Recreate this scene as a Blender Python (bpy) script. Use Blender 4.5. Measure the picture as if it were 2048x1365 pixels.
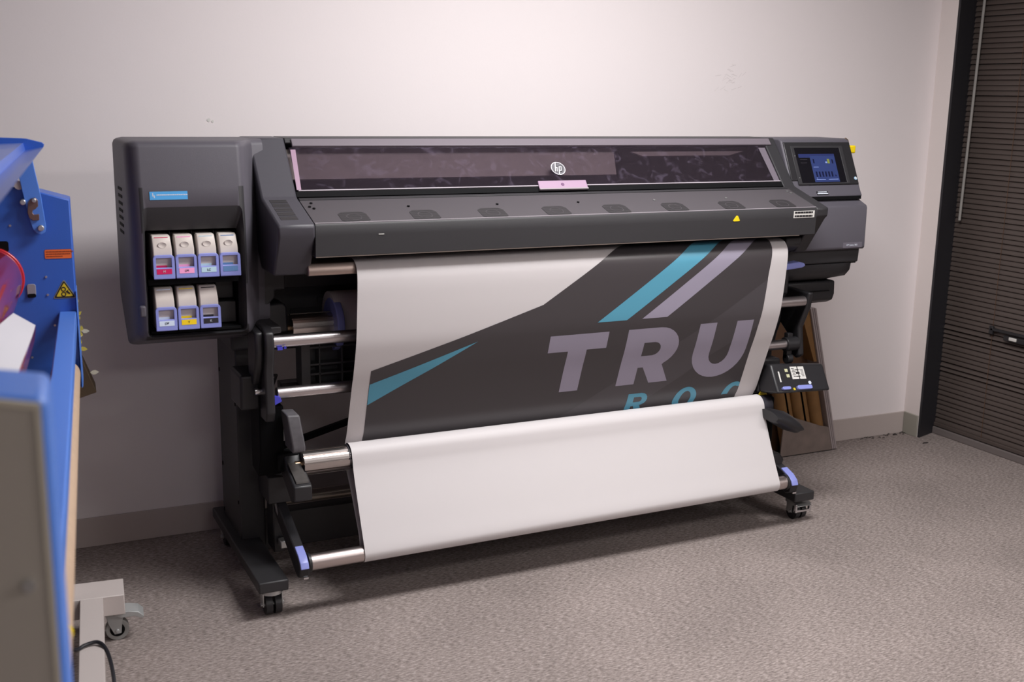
import bpy, bmesh, math, random
from mathutils import Vector, Matrix
from mathutils.geometry import tessellate_polygon
random.seed(7)
S = bpy.context.scene
COL = S.collection
for o in list(bpy.data.objects):
    bpy.data.objects.remove(o)

# ------------------------------------------------------------------ camera
cam = bpy.data.cameras.new('camera')
cam.sensor_width = 36.0
cam.lens = 2264.19 / 2048.0 * 36.0
cam.clip_start = 0.05
cam.dof.use_dof = True
cam.dof.focus_distance = 3.8
cam.dof.aperture_fstop = 4.0
camo = bpy.data.objects.new('camera', cam)
COL.objects.link(camo)
Rv = Vector((0.90215343, -0.43108767, 0.01681083))
Uv = Vector((0.07628701, 0.19775895, 0.97727769))
Fv = Vector((0.42461685, 0.88037198, -0.21129531))
M = Matrix((Rv, Uv, -Fv)).transposed().to_4x4()
M.translation = (-0.3864, -3.0375, 1.5041)
camo.matrix_world = M
S.camera = camo

# ------------------------------------------------------------------ world, lights, exposure
w = bpy.data.worlds.new('world')
S.world = w
w.use_nodes = True
w.node_tree.nodes['Background'].inputs[0].default_value = (0.02, 0.02, 0.022, 1)
w.node_tree.nodes['Background'].inputs[1].default_value = 0.3
S.view_settings.view_transform = 'Standard'
S.view_settings.look = 'None'
S.view_settings.gamma = 1.0
S.view_settings.use_curve_mapping = False
S.view_settings.exposure = 0.0


def area(name, loc, target, sx, sy, power, col):
    l = bpy.data.lights.new(name, 'AREA')
    l.shape = 'RECTANGLE'
    l.size = sx
    l.size_y = sy
    l.energy = power
    l.color = col
    o = bpy.data.objects.new(name, l)
    COL.objects.link(o)
    o.location = loc
    d = Vector(target) - Vector(loc)
    o.rotation_euler = d.to_track_quat('-Z', 'Y').to_euler()
    return o


area('ceiling_lamp_main', (1.40, -0.75, 2.55), (1.40, -0.75, 0.0), 1.2, 0.5, 70, (1.0, 0.985, 0.98))
area('ceiling_lamp_right', (2.9, -3.1, 2.55), (2.9, -3.1, 0), 1.2, 0.6, 62, (1.0, 0.97, 0.955))
area('ceiling_lamp_rear', (0.4, -4.6, 2.55), (0.4, -4.6, 0), 1.2, 0.6, 30, (1.0, 0.97, 0.955))

# ------------------------------------------------------------------ materials
MATS = {}


def lin(c):
    c = c / 255.0
    return c / 12.92 if c <= 0.04045 else ((c + 0.055) / 1.055) ** 2.4


def mat(name, rgb, rough=0.5, metal=0.0, spec=0.5, bump=0.0, bscale=300.0, var=0.0, vscale=6.0, emit=0.0, coat=0.0):
    if name in MATS:
        return MATS[name]
    m = bpy.data.materials.new(name)
    m.use_nodes = True
    nt = m.node_tree
    b = nt.nodes['Principled BSDF']
    c = (lin(rgb[0]), lin(rgb[1]), lin(rgb[2]), 1)
    b.inputs['Base Color'].default_value = c
    b.inputs['Roughness'].default_value = rough
    b.inputs['Metallic'].default_value = metal
    b.inputs['Specular IOR Level'].default_value = spec
    b.inputs['Coat Weight'].default_value = coat
    if emit:
        b.inputs['Emission Color'].default_value = c
        b.inputs['Emission Strength'].default_value = emit
    tc = nt.nodes.new('ShaderNodeTexCoord')
    if var:
        n = nt.nodes.new('ShaderNodeTexNoise')
        n.inputs['Scale'].default_value = vscale
        n.inputs['Detail'].default_value = 5
        nt.links.new(tc.outputs['Object'], n.inputs['Vector'])
        mr = nt.nodes.new('ShaderNodeMapRange')
        mr.inputs[1].default_value = 0.3
        mr.inputs[2].default_value = 0.7
        mr.inputs[3].default_value = 1 - var
        mr.inputs[4].default_value = 1 + var
        nt.links.new(n.outputs['Fac'], mr.inputs[0])
        mx = nt.nodes.new('ShaderNodeMix')
        mx.data_type = 'RGBA'
        mx.blend_type = 'MULTIPLY'
        mx.inputs[0].default_value = 1
        mx.inputs[6].default_value = c
        nt.links.new(mr.outputs[0], mx.inputs[7])
        nt.links.new(mx.outputs[2], b.inputs['Base Color'])
    if bump:
        n2 = nt.nodes.new('ShaderNodeTexNoise')
        n2.inputs['Scale'].default_value = bscale
        n2.inputs['Detail'].default_value = 3
        nt.links.new(tc.outputs['Object'], n2.inputs['Vector'])
        bp = nt.nodes.new('ShaderNodeBump')
        bp.inputs['Strength'].default_value = bump
        bp.inputs['Distance'].default_value = 0.002
        nt.links.new(n2.outputs['Fac'], bp.inputs['Height'])
        nt.links.new(bp.outputs[0], b.inputs['Normal'])
    MATS[name] = m
    return m


HOODG = mat('hood_plastic', (70, 68, 75), 0.45, spec=0.35, bump=0.15, bscale=700)
GREY = mat('grey_plastic', (86, 83, 91), 0.48, spec=0.35, bump=0.15, bscale=700)
DGREY = mat('dark_grey_plastic', (46, 45, 48), 0.5, bump=0.15, bscale=700)
SHELF = mat('painted_sheet_metal', (76, 72, 76), 0.5, spec=0.35, bump=0.08, bscale=500)
BLACKP = mat('black_plastic', (37, 36, 39), 0.42, bump=0.1, bscale=600)
CHAR = mat('charcoal_powder_coat', (44, 43, 45), 0.5, bump=0.15, bscale=900)
PITCH = mat('matt_black', (16, 16, 18), 0.7, spec=0.1)
ALU = mat('brushed_aluminium', (205, 198, 200), 0.33, metal=1.0)
ALUD = mat('ridged_aluminium', (200, 193, 190), 0.28, metal=1.0)
CHROME = mat('chrome', (225, 225, 228), 0.15, metal=1.0)
ZINC = mat('zinc_plated_steel', (200, 202, 202), 0.38, metal=0.9)
BRASS = mat('brass_pin', (176, 148, 118), 0.3, metal=1.0)
PAPER = mat('white_paper', (204, 199, 200), 0.5, spec=0.3)
PDARK = mat('charcoal_ink', (64, 60, 63), 0.3, spec=0.55)
PBAND = mat('light_charcoal_ink', (75, 71, 75), 0.34, spec=0.5)
PTEAL = mat('teal_ink', (86, 156, 182), 0.3)
PLAV = mat('lavender_grey_ink', (152, 146, 164), 0.3)
BLUEV = mat('periwinkle_plastic', (138, 146, 214), 0.38)
WHITEP = mat('ivory_plastic', (205, 196, 190), 0.45)
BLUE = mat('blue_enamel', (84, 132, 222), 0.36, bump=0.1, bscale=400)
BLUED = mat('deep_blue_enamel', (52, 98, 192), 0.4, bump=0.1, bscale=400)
LGREY = mat('pale_grey_enamel', (196, 187, 184), 0.45, bump=0.1, bscale=300)
COVER = mat('grey_cover_panel', (166, 159, 150), 0.5, bump=0.1, bscale=200)
COVEDGE = mat('grey_cover_seam', (190, 183, 168), 0.5)
RED = mat('red_silicone', (196, 40, 48), 0.25, coat=0.4)
KRAFT = mat('kraft_cardboard', (188, 162, 138), 0.7, var=0.06, vscale=30)
TUBE = mat('brown_cardboard', (128, 92, 52), 0.75, var=0.08, vscale=25)
TUBED = mat('dark_brown_cardboard', (92, 64, 44), 0.8, var=0.1, vscale=12)
SHEETW = mat('white_sheet', (206, 204, 210), 0.6)
YEL = mat('yellow_plastic', (240, 210, 20), 0.4)
LEAF = mat('yellow_leaf', (222, 205, 92), 0.6)
LEAFW = mat('cream_leaf', (232, 228, 205), 0.6)
SIGNY = mat('warning_yellow', (214, 190, 40), 0.45)
ORANGE = mat('orange_label', (232, 112, 52), 0.5)
SKYB = mat('sky_blue_label', (78, 164, 226), 0.45)
LABW = mat('white_label', (214, 212, 208), 0.5)
LABG = mat('grey_label', (104, 100, 110), 0.45)
TXTW = mat('label_white_print', (206, 212, 224), 0.5)
TXTD = mat('label_dark_print', (26, 24, 28), 0.5)
WALL = mat('painted_wall', (234, 226, 227), 0.72, bump=0.06, bscale=160)
WALLS = mat('painted_side_wall', (226, 216, 213), 0.7, bump=0.06, bscale=160)
BASEB = mat('vinyl_baseboard', (186, 174, 170), 0.55)
BASEG = mat('grey_vinyl_baseboard', (150, 146, 136), 0.6)
JAMB = mat('black_window_frame', (34, 33, 38), 0.5)
SLAT = mat('dark_bronze_slat', (82, 72, 68), 0.42, spec=0.4)
CEIL = mat('ceiling_paint', (190, 186, 184), 0.8)
SCR = mat('screen_glass', (20, 19, 24), 0.22)
LCD = mat('screen_blue', (46, 58, 104), 0.3, emit=0.10)
LCDD = mat('screen_header', (40, 48, 92), 0.3, emit=0.08)
LCDN = mat('screen_navy', (18, 22, 52), 0.3, emit=0.08)
LCDY = mat('screen_olive', (120, 130, 60), 0.3, emit=0.08)
LCDW = mat('screen_pale', (130, 148, 205), 0.3, emit=0.08)
INK = {'magenta': mat('magenta_ink', (206, 20, 92), 0.4), 'light_magenta': mat('light_magenta_ink', (250, 166, 214), 0.4),
       'light_cyan': mat('light_cyan_ink', (186, 216, 232), 0.4), 'cyan': mat('cyan_ink', (96, 136, 186), 0.4),
       'white': mat('optimizer_white', (214, 228, 248), 0.4), 'yellow': mat('yellow_ink', (248, 212, 30), 0.4),
       'black': mat('black_ink', (40, 38, 44), 0.4)}
RUBBER = mat('grey_rubber', (150, 150, 148), 0.6)
INNER = mat('inner_panel', (136, 130, 126), 0.5)
INNERD = mat('inner_tray', (60, 54, 70), 0.5)
CABLE = mat('black_cable', (22, 22, 30), 0.45)
MIRRF = mat('rack_edge', (160, 148, 148), 0.5)
RUG = mat('grey_brown_board', (122, 108, 102), 0.7, var=0.12, vscale=20)
GLASSD = mat('night_glass', (10, 10, 14), 0.08)


def glass_mat():
    m = bpy.data.materials.new('tinted_window')
    m.use_nodes = True
    nt = m.node_tree
    nt.nodes.clear()
    out = nt.nodes.new('ShaderNodeOutputMaterial')
    tr = nt.nodes.new('ShaderNodeBsdfTransparent')
    tr.inputs[0].default_value = (0.74, 0.70, 0.73, 1)
    gl = nt.nodes.new('ShaderNodeBsdfGlossy')
    gl.inputs['Color'].default_value = (0.75, 0.68, 0.80, 1)
    gl.inputs['Roughness'].default_value = 0.06
    df = nt.nodes.new('ShaderNodeBsdfDiffuse')
    df.inputs[0].default_value = (0.30, 0.25, 0.36, 1)
    lw = nt.nodes.new('ShaderNodeLayerWeight')
    lw.inputs[0].default_value = 0.35
    fr = nt.nodes.new('ShaderNodeMapRange')
    fr.inputs[3].default_value = 0.05
    fr.inputs[4].default_value = 0.45
    nt.links.new(lw.outputs['Facing'], fr.inputs[0])
    tc = nt.nodes.new('ShaderNodeTexCoord')
    n = nt.nodes.new('ShaderNodeTexNoise')
    n.inputs['Scale'].default_value = 22
    n.inputs['Detail'].default_value = 8
    n.inputs['Distortion'].default_value = 1.5
    nt.links.new(tc.outputs['Object'], n.inputs['Vector'])
    mr = nt.nodes.new('ShaderNodeMapRange')
    mr.inputs[1].default_value = 0.55
    mr.inputs[2].default_value = 0.8
    mr.inputs[3].default_value = 0.02
    mr.inputs[4].default_value = 0.16
    nt.links.new(n.outputs['Fac'], mr.inputs[0])
    m1 = nt.nodes.new('ShaderNodeMixShader')
    nt.links.new(mr.outputs[0], m1.inputs[0])
    nt.links.new(tr.outputs[0], m1.inputs[1])
    nt.links.new(df.outputs[0], m1.inputs[2])
    m2 = nt.nodes.new('ShaderNodeMixShader')
    nt.links.new(fr.outputs[0], m2.inputs[0])
    nt.links.new(m1.outputs[0], m2.inputs[1])
    nt.links.new(gl.outputs[0], m2.inputs[2])
    nt.links.new(m2.outputs[0], out.inputs[0])
    return m


def clear_mat():
    m = bpy.data.materials.new('clear_acrylic')
    m.use_nodes = True
    b = m.node_tree.nodes['Principled BSDF']
    b.inputs['Base Color'].default_value = (0.42, 0.40, 0.38, 1)
    b.inputs['Roughness'].default_value = 0.15
    b.inputs['Alpha'].default_value = 0.75
    return m


def carpet_mat():
    m = bpy.data.materials.new('loop_carpet')
    m.use_nodes = True
    nt = m.node_tree
    b = nt.nodes['Principled BSDF']
    b.inputs['Roughness'].default_value = 0.95
    b.inputs['Specular IOR Level'].default_value = 0.1
    tc = nt.nodes.new('ShaderNodeTexCoord')
    n1 = nt.nodes.new('ShaderNodeTexNoise')
    n1.inputs['Scale'].default_value = 120
    n1.inputs['Detail'].default_value = 4
    n1.inputs['Roughness'].default_value = 0.7
    mp = nt.nodes.new('ShaderNodeMapping')
    mp.inputs['Scale'].default_value = (0.5, 1.7, 1)
    nt.links.new(tc.outputs['Object'], mp.inputs[0])
    nt.links.new(mp.outputs[0], n1.inputs['Vector'])
    n2 = nt.nodes.new('ShaderNodeTexNoise')
    n2.inputs['Scale'].default_value = 2.2
    n2.inputs['Detail'].default_value = 4
    nt.links.new(tc.outputs['Object'], n2.inputs['Vector'])
    cr = nt.nodes.new('ShaderNodeValToRGB')
    e = cr.color_ramp.elements
    e[0].position = 0.30
    e[0].color = (lin(96), lin(87), lin(84), 1)
    e[1].position = 0.72
    e[1].color = (lin(188), lin(176), lin(172), 1)
    k = e.new(0.5)
    k.color = (lin(144), lin(133), lin(129), 1)
    nt.links.new(n1.outputs['Fac'], cr.inputs[0])
    mr = nt.nodes.new('ShaderNodeMapRange')
    mr.inputs[1].default_value = 0.3
    mr.inputs[2].default_value = 0.7
    mr.inputs[3].default_value = 0.86
    mr.inputs[4].default_value = 1.08
    nt.links.new(n2.outputs['Fac'], mr.inputs[0])
    mx = nt.nodes.new('ShaderNodeMix')
    mx.data_type = 'RGBA'
    mx.blend_type = 'MULTIPLY'
    mx.inputs[0].default_value = 1
    nt.links.new(cr.outputs[0], mx.inputs[6])
    nt.links.new(mr.outputs[0], mx.inputs[7])
    nt.links.new(mx.outputs[2], b.inputs['Base Color'])
    bp = nt.nodes.new('ShaderNodeBump')
    bp.inputs['Strength'].default_value = 0.35
    bp.inputs['Distance'].default_value = 0.004
    nt.links.new(n1.outputs['Fac'], bp.inputs['Height'])
    nt.links.new(bp.outputs[0], b.inputs['Normal'])
    return m


def grille_mat():
    m = bpy.data.materials.new('perforated_grille')
    m.use_nodes = True
    nt = m.node_tree
    b = nt.nodes['Principled BSDF']
    b.inputs['Roughness'].default_value = 0.5
    tc = nt.nodes.new('ShaderNodeTexCoord')
    v = nt.nodes.new('ShaderNodeTexVoronoi')
    v.inputs['Scale'].default_value = 260
    v.inputs['Randomness'].default_value = 0.0
    nt.links.new(tc.outputs['Object'], v.inputs['Vector'])
    cr = nt.nodes.new('ShaderNodeValToRGB')
    e = cr.color_ramp.elements
    e[0].position = 0.38
    e[0].color = (0.008, 0.008, 0.009, 1)
    e[1].position = 0.60
    e[1].color = (lin(60), lin(57), lin(60), 1)
    nt.links.new(v.outputs['Distance'], cr.inputs[0])
    nt.links.new(cr.outputs[0], b.inputs['Base Color'])
    return m


def roller_mat():
    m = bpy.data.materials.new('glossy_red_roller')
    m.use_nodes = True
    nt = m.node_tree
    b = nt.nodes['Principled BSDF']
    b.inputs['Roughness'].default_value = 0.16
    b.inputs['Coat Weight'].default_value = 0.6
    b.inputs['Base Color'].default_value = (lin(150), lin(36), lin(58), 1)
    return m


GLASS, CLEAR, CARPET, GRILLE, ROLLER = glass_mat(), clear_mat(), carpet_mat(), grille_mat(), roller_mat()


# ------------------------------------------------------------------ object helpers
def link(name, me, m=None, parent=None, bevel=0.0, seg=2, smooth=True, ang=35):
    o = bpy.data.objects.new(name, me)
    COL.objects.link(o)
    if m:
        for q in (m if isinstance(m, (list, tuple)) else [m]):
            me.materials.append(q)
    if parent:
        o.parent = parent
    if smooth and len(me.polygons):
        me.polygons.foreach_set('use_smooth', [True] * len(me.polygons))
        me.set_sharp_from_angle(angle=math.radians(ang))
    if bevel:
        bv = o.modifiers.new('bevel', 'BEVEL')
        bv.width = bevel
        bv.segments = seg
        bv.limit_method = 'ANGLE'
        bv.angle_limit = math.radians(30)
    return o


class B:
    """collects simple solids into one mesh"""

    def __init__(s, xf=None):
        s.bm = bmesh.new()
        s.xf = xf or (lambda p: Vector(p))
        s.mi = 0

    def v(s, p):
        return s.bm.verts.new(s.xf(p))

    def f(s, vs):
        try:
            q = s.bm.faces.new(vs)
            q.material_index = s.mi
            return q
        except ValueError:
            return None

    def box(s, a, b):
        x0, y0, z0 = a
        x1, y1, z1 = b
        c = [s.v(p) for p in ((x0, y0, z0), (x1, y0, z0), (x1, y1, z0), (x0, y1, z0), (x0, y0, z1), (x1, y0, z1), (x1, y1, z1), (x0, y1, z1))]
        for q in ((0, 3, 2, 1), (4, 5, 6, 7), (0, 1, 5, 4), (1, 2, 6, 5), (2, 3, 7, 6), (3, 0, 4, 7)):
            s.f([c[i] for i in q])
        return s

    def loft(s, rings, caps=True, closed=True):
        R = [[s.v(p) for p in r] for r in rings]
        n = len(R[0])
        for a, b in zip(R[:-1], R[1:]):
            for i in range(n if closed else n - 1):
                j = (i + 1) % n
                s.f([a[i], a[j], b[j], b[i]])
        if caps and closed:
            s.f(R[0][::-1])
            s.f(R[-1])
        return s

    def prism(s, poly, axis, lo, hi):
        """poly of 2-D points, extruded along axis 0/1/2 (remaining axes in order)"""
        def mk(p, t):
            q = list(p)
            q.insert(axis, t)
            return q
        return s.loft([[mk(p, lo) for p in poly], [mk(p, hi) for p in poly]])

    def cyl(s, a, b, r, n=24, r2=None, caps=True):
        a, b = Vector(a), Vector(b)
        d = (b - a).normalized()
        u = d.orthogonal().normalized()
        w_ = d.cross(u)
        r2 = r if r2 is None else r2
        ring = lambda c, q: [c + (u * math.cos(2 * math.pi * i / n) + w_ * math.sin(2 * math.pi * i / n)) * q for i in range(n)]
        return s.loft([ring(a, r), ring(b, r2)], caps)

    def tube(s, pts, r, n=10):
        pts = [Vector(p) for p in pts]
        rings = []
        u = None
        for i, p in enumerate(pts):
            d = (pts[min(i + 1, len(pts) - 1)] - pts[max(i - 1, 0)]).normalized()
            if u is None:
                u = d.orthogonal().normalized()
            u = (u - d * u.dot(d)).normalized()
            w_ = d.cross(u)
            rings.append([p + (u * math.cos(2 * math.pi * k / n) + w_ * math.sin(2 * math.pi * k / n)) * r for k in range(n)])
        return s.loft(rings)

    def done(s, name, m, parent=None, bevel=0.0, seg=2, smooth=True, ang=35):
        bmesh.ops.recalc_face_normals(s.bm, faces=s.bm.faces)
        me = bpy.data.meshes.new(name)
        s.bm.to_mesh(me)
        s.bm.free()
        return link(name, me, m, parent, bevel, seg, smooth, ang)


def thing(name, label, cat, loc=(0, 0, 0), group=None):
    o = bpy.data.objects.new(name, None)
    o.empty_display_size = 0.1
    COL.objects.link(o)
    o['label'] = label
    o['category'] = cat
    if group:
        o['group'] = group
    o.location = loc
    return o


def tag(o, label, cat, group=None):
    o['label'] = label
    o['category'] = cat
    if group:
        o['group'] = group
    return o


def struct(o):
    o['kind'] = 'structure'
    return o


def lab(o, t):
    o['label'] = t
    return o


def circle(cx, cy, r, n=20, ry=None, a0=0.0):
    ry = ry or r
    return [(cx + r * math.cos(a0 + 2 * math.pi * i / n), cy + ry * math.sin(a0 + 2 * math.pi * i / n)) for i in range(n)]


def rrect(x0, y0, x1, y1, r, n=5):
    out = []
    for cx, cy, a in ((x1 - r, y1 - r, 0), (x0 + r, y1 - r, 90), (x0 + r, y0 + r, 180), (x1 - r, y0 + r, 270)):
        for i in range(n):
            t = math.radians(a + 90 * i / (n - 1))
            out.append((cx + r * math.cos(t), cy + r * math.sin(t)))
    return out


class Plane:
    """plane parallel to X: profile edge a->b in (Y,Z); coordinates (X, t) with t measured from a; normal towards the room"""

    def __init__(s, a, b):
        s.a = Vector((0, a[0], a[1]))
        d = Vector((0, b[0] - a[0], b[1] - a[1]))
        s.L = d.length
        s.d = d.normalized()
        s.n = Vector((-1, 0, 0)).cross(s.d) * -1
        if s.n.y > 0 or (abs(s.n.y) < 1e-6 and s.n.z < 0):
            s.n = -s.n

    def at(s, x, t, h=0.0):
        return s.a + s.d * t + Vector((x, 0, 0)) + s.n * h

    def plate(s, poly, h0, h1, b=None):
        b = b or B()
        b.loft([[s.at(x, t, h0) for x, t in poly], [s.at(x, t, h1) for x, t in poly]])
        return b

    def bar(s, x0, t0, x1, t1, h0, h1, b=None):
        return s.plate([(x0, t0), (x1, t0), (x1, t1), (x0, t1)], h0, h1, b)


def frame_plate(pl, outer, inner, h0, h1, b=None):
    """plate with a window: outer and inner rings with the same number of points"""
    b = b or B()
    n = len(outer)
    rg = [[b.v(pl.at(x, t, h)) for x, t in ring] for ring, h in ((outer, h0), (outer, h1), (inner, h1), (inner, h0))]
    for k in range(4):
        p, q = rg[k], rg[(k + 1) % 4]
        for i in range(n):
            j = (i + 1) % n
            b.f([p[i], p[j], q[j], q[i]])
    return b


# ------------------------------------------------------------------ the room
def wall_y(x):
    return 0.7774 - 0.0096 * (x - 1.3)


def slab_back(x0, x1, z0, z1, t0, t1):
    b = B()
    b.loft([[(x0, wall_y(x0) + t0, z0), (x1, wall_y(x1) + t0, z0), (x1, wall_y(x1) + t1, z0), (x0, wall_y(x0) + t1, z0)],
            [(x0, wall_y(x0) + t0, z1), (x1, wall_y(x1) + t0, z1), (x1, wall_y(x1) + t1, z1), (x0, wall_y(x0) + t1, z1)]])
    return b


ZC = 2.62
XR = 3.478
struct(B().box((-5.6, -8.2, -0.1), (4.2, 0.95, 0.0)).done('floor', CARPET))
struct(B().box((-5.6, -8.2, ZC), (4.2, 0.95, ZC + 0.1)).done('ceiling', CEIL))
wb = struct(slab_back(-5.6, XR + 0.05, 0, ZC, 0, 0.12).done('wall_back', WALL))
struct(B().box((-5.7, -8.2, 0), (-5.6, 0.95, ZC)).done('wall_left', WALL))
struct(B().box((-5.6, -8.3, 0), (4.2, -8.2, ZC)).done('wall_front', WALL))
# right wall: the strip beside the corner, then the tall window set back
struct(B().prism([(XR, 0.664), (XR + 0.002, 0.664), (XR + 0.13, 0.72), (XR + 0.3, 0.72), (XR + 0.3, 0.80), (XR, 0.80)], 2, 0, ZC).done('wall_right', WALLS, bevel=0.004))
struct(B().box((XR, -8.2, 0), (XR + 0.3, -2.0, ZC)).done('wall_right_near', WALLS))
struct(B().prism([(XR + 0.002, 0.652), (XR + 0.15, 0.698), (XR + 0.30, 0.70), (XR + 0.30, 0.72), (XR + 0.13, 0.72), (XR + 0.002, 0.664)], 2, 0.0, ZC).done('trim_1', JAMB))
struct(slab_back(-5.6, XR, 0, 0.102, -0.008, 0.0).done('baseboard_back', BASEB, bevel=0.002))
struct(B().box((XR - 0.008, 0.664, 0), (XR, 0.748, 0.102)).done('baseboard_right', BASEG, bevel=0.002))
struct(B().box((3.598, -2.0, 0.0), (3.80, 0.70, 0.031)).done('trim_2', mat('sill_grey', (112, 103, 101), 0.8), bevel=0.003))
wn = struct(B().box((XR + 0.33, -2.0, 0.0), (XR + 0.35, 0.66, ZC)).done('window_1', GLASSD))
b = B()
b.box((XR + 0.30, -2.0, 0.0), (XR + 0.36, -1.94, ZC))
b.box((XR + 0.30, -2.0, ZC - 0.06), (XR + 0.36, 0.66, ZC))
b.done('window_frame', JAMB, wn)
# scuffed patch and filler spot on the back wall
b = B()
for i in range(26):
    cx, cz = 2.395 + random.gauss(0, 0.032), 1.575 + random.gauss(0, 0.045)
    l, a = random.uniform(0.004, 0.015), random.uniform(-0.5, 0.9)
    dx, dz = math.cos(a) * l, math.sin(a) * l
    t = random.uniform(0.0008, 0.0016)
    y = wall_y(cx)
    b.loft([[(cx - dx, y - .0004, cz - dz), (cx - dx, y - .0004, cz - dz + t), (cx - dx, y + .001, cz - dz + t), (cx - dx, y + .001, cz - dz)],
            [(cx + dx, y - .0004, cz + dz), (cx + dx, y - .0004, cz + dz + t), (cx + dx, y + .001, cz + dz + t), (cx + dx, y + .001, cz + dz)]])
o = b.done('scuff_marks', mat('scuff_grey', (206, 198, 199), 0.8), wb)
o['kind'] = 'stuff'
b = B()
for dx, dz, r in ((0, 0, .006), (.012, -.004, .004)):
    b.cyl((0.345 + dx, wall_y(.35) + .001, 1.412 + dz), (0.345 + dx, wall_y(.35) - .0012, 1.412 + dz), r, 10)
lab(b.done('filler_spot', LABW, wb), 'small white filler spot')

# ------------------------------------------------------------------ window blind
blind = thing('window_blind', 'closed dark bronze venetian blind covering the tall window at the right', 'blind', (3.62, -0.62, 0.033))


def rel(o, root):
    """keep world placement of a part that was modelled in room coordinates"""
    o.location = Vector(o.location) - Vector(root.location)
    return o


PITCHZ = 0.0222
def slat_mesh(L):
    bb = B()
    ring = []
    cs, sn = math.cos(math.radians(66)), math.sin(math.radians(66))
    for side in (0, 1):
        ws = [-0.0125, -0.008, -0.003, 0.003, 0.008, 0.0125]
        for wv in (ws if side == 0 else ws[::-1]):
            crown = 0.0026 * (1 - (wv / 0.0125) ** 2) - (0.0007 if side else 0)
            ring.append((wv * cs - crown * sn, wv * sn + crown * cs))
    bb.prism(ring, 1, -L / 2, L / 2)
    bmesh.ops.recalc_face_normals(bb.bm, faces=bb.bm.faces)
    me = bpy.data.meshes.new('slat')
    bb.bm.to_mesh(me)
    bb.bm.free()
    me.polygons.foreach_set('use_smooth', [True] * len(me.polygons))
    me.set_sharp_from_angle(angle=math.radians(50))
    me.materials.append(SLAT)
    return me


SL = slat_mesh(2.63)
nsl = 0
z = 0.066
while z < ZC - 0.08:
    o = bpy.data.objects.new('slat', SL)
    COL.objects.link(o)
    o.parent = blind
    tilt = random.uniform(-0.02, 0.02)
    if 0.46 < z < 0.53:
        tilt += 0.30
    if 0.31 < z < 0.35:
        tilt += 0.34
    o.location = (random.uniform(-0.0008, 0.0008), 0, z - 0.033)
    o.rotation_euler = (random.uniform(-0.0015, 0.0015), tilt, 0)
    z += PITCHZ
    nsl += 1
rel(B().box((3.606, -1.935, 0.034), (3.634, 0.695, 0.052)).done('bottom_rail', SLAT, blind, bevel=0.003), blind)
rel(B().box((3.60, -1.935, ZC - 0.06), (3.64, 0.695, ZC - 0.012)).done('head_rail', SLAT, blind, bevel=0.003), blind)
for y in (0.42, -0.35, -1.1, -1.7):
    rel(B().cyl((3.6105, y, 0.05), (3.6105, y, ZC - 0.05), 0.0011, 6).done('ladder_cord', TUBED, blind), blind)
o = rel(B().cyl((3.592, 0.648, 0.998), (3.596, 0.622, ZC - 0.05), 0.0058, 8).done('tilt_wand', CLEAR, blind), blind)
lab(o, 'clear plastic tilt wand')
b = B()
b.box((3.598, 0.20, 0.540), (3.610, 0.424, 0.552))
b.box((3.598, 0.410, 0.524), (3.610, 0.430, 0.560))
b.box((3.592, 0.15, 0.512), (3.606, 0.345, 0.534))
lab(rel(b.done('catch', BLACKP, blind, bevel=0.002), blind), 'dark catch on the bent slats')
lab(rel(B().box((3.586, 0.275, 0.518), (3.596, 0.312, 0.532)).done('catch_tab', LABW, blind, bevel=0.002), blind), 'white tab of the catch')

# ------------------------------------------------------------------ printer
PRT = thing('large_format_printer', 'wide charcoal roll-fed printer on a wheeled stand against the wall', 'printer', (1.3, 0.3, 0))


def part(o):
    return rel(o, PRT)


# --- left ink cabinet: YZ sections lofted along X
def cab_ring(x, o, dt=0.0, db=0.0):
    y0 = o
    pts = [(0.42, 1.372 - dt), (0.165 + y0, 1.372 - dt), (0.147 + y0, 1.367 - dt), (0.136 + y0, 1.354 - dt), (0.117 + y0, 1.25), (0.102 + y0, 1.13),
           (0.099 + y0, 0.98), (0.100 + y0, 0.865 + db), (0.104 + y0, 0.848 + db), (0.118 + y0, 0.834 + db), (0.30, 0.786 + db), (0.42, 0.92)]
    return [(x, y, z) for y, z in pts]


secs = [(0.0, 0.05, 0.018, 0.014), (0.004, 0.028, 0.008, 0.006), (0.012, 0.012, 0.003, 0.002), (0.026, 0.002, 0, 0), (0.036, 0, 0, 0), (0.29, 0, 0, 0), (0.305, 0.006, 0, 0), (0.322, 0.03, 0, 0),
        (0.338, 0.075, 0, 0), (0.352, 0.115, 0, 0), (0.366, 0.14, 0, 0), (0.40, 0.15, 0, 0)]
b = B().loft([cab_ring(*s) for s in secs])
cab = b.done('ink_cabinet', GREY, PRT, ang=40)
part(cab)
# opening for the cartridges
cut = B()
op = rrect(0.030, 0.842, 0.300, 1.208, 0.016, 4)
cut.loft([[(x, 0.06, z) for x, z in op], [(x, 0.105, z) for x, z in op],
          [(x, 0.145, z) for x, z in rrect(0.040, 0.850, 0.286, 1.132, 0.004, 4)], [(x, 0.30, z) for x, z in rrect(0.040, 0.850, 0.286, 1.132, 0.004, 4)]])
cuto = cut.done('cutter', DGREY)
mod = cab.modifiers.new('cut', 'BOOLEAN')
mod.object = cuto
mod.operation = 'DIFFERENCE'
mod.solver = 'EXACT'
bpy.context.view_layer.update()
dg = bpy.context.evaluated_depsgraph_get()
me = bpy.data.meshes.new_from_object(cab.evaluated_get(dg))
cab.modifiers.clear()
cab.data = me
me.materials.clear()
me.materials.append(GREY)
me.materials.append(DGREY)
me.materials.append(PITCH)
for p in me.polygons:
    c = p.center
    p.material_index = 0
    if 0.028 < c.x < 0.302 and 0.840 < c.z < 1.21 and c.y > 0.1035 and c.y < 0.31:
        p.material_index = 1 if c.y < 0.15 else 2
me.set_sharp_from_angle(angle=math.radians(40))
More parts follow.
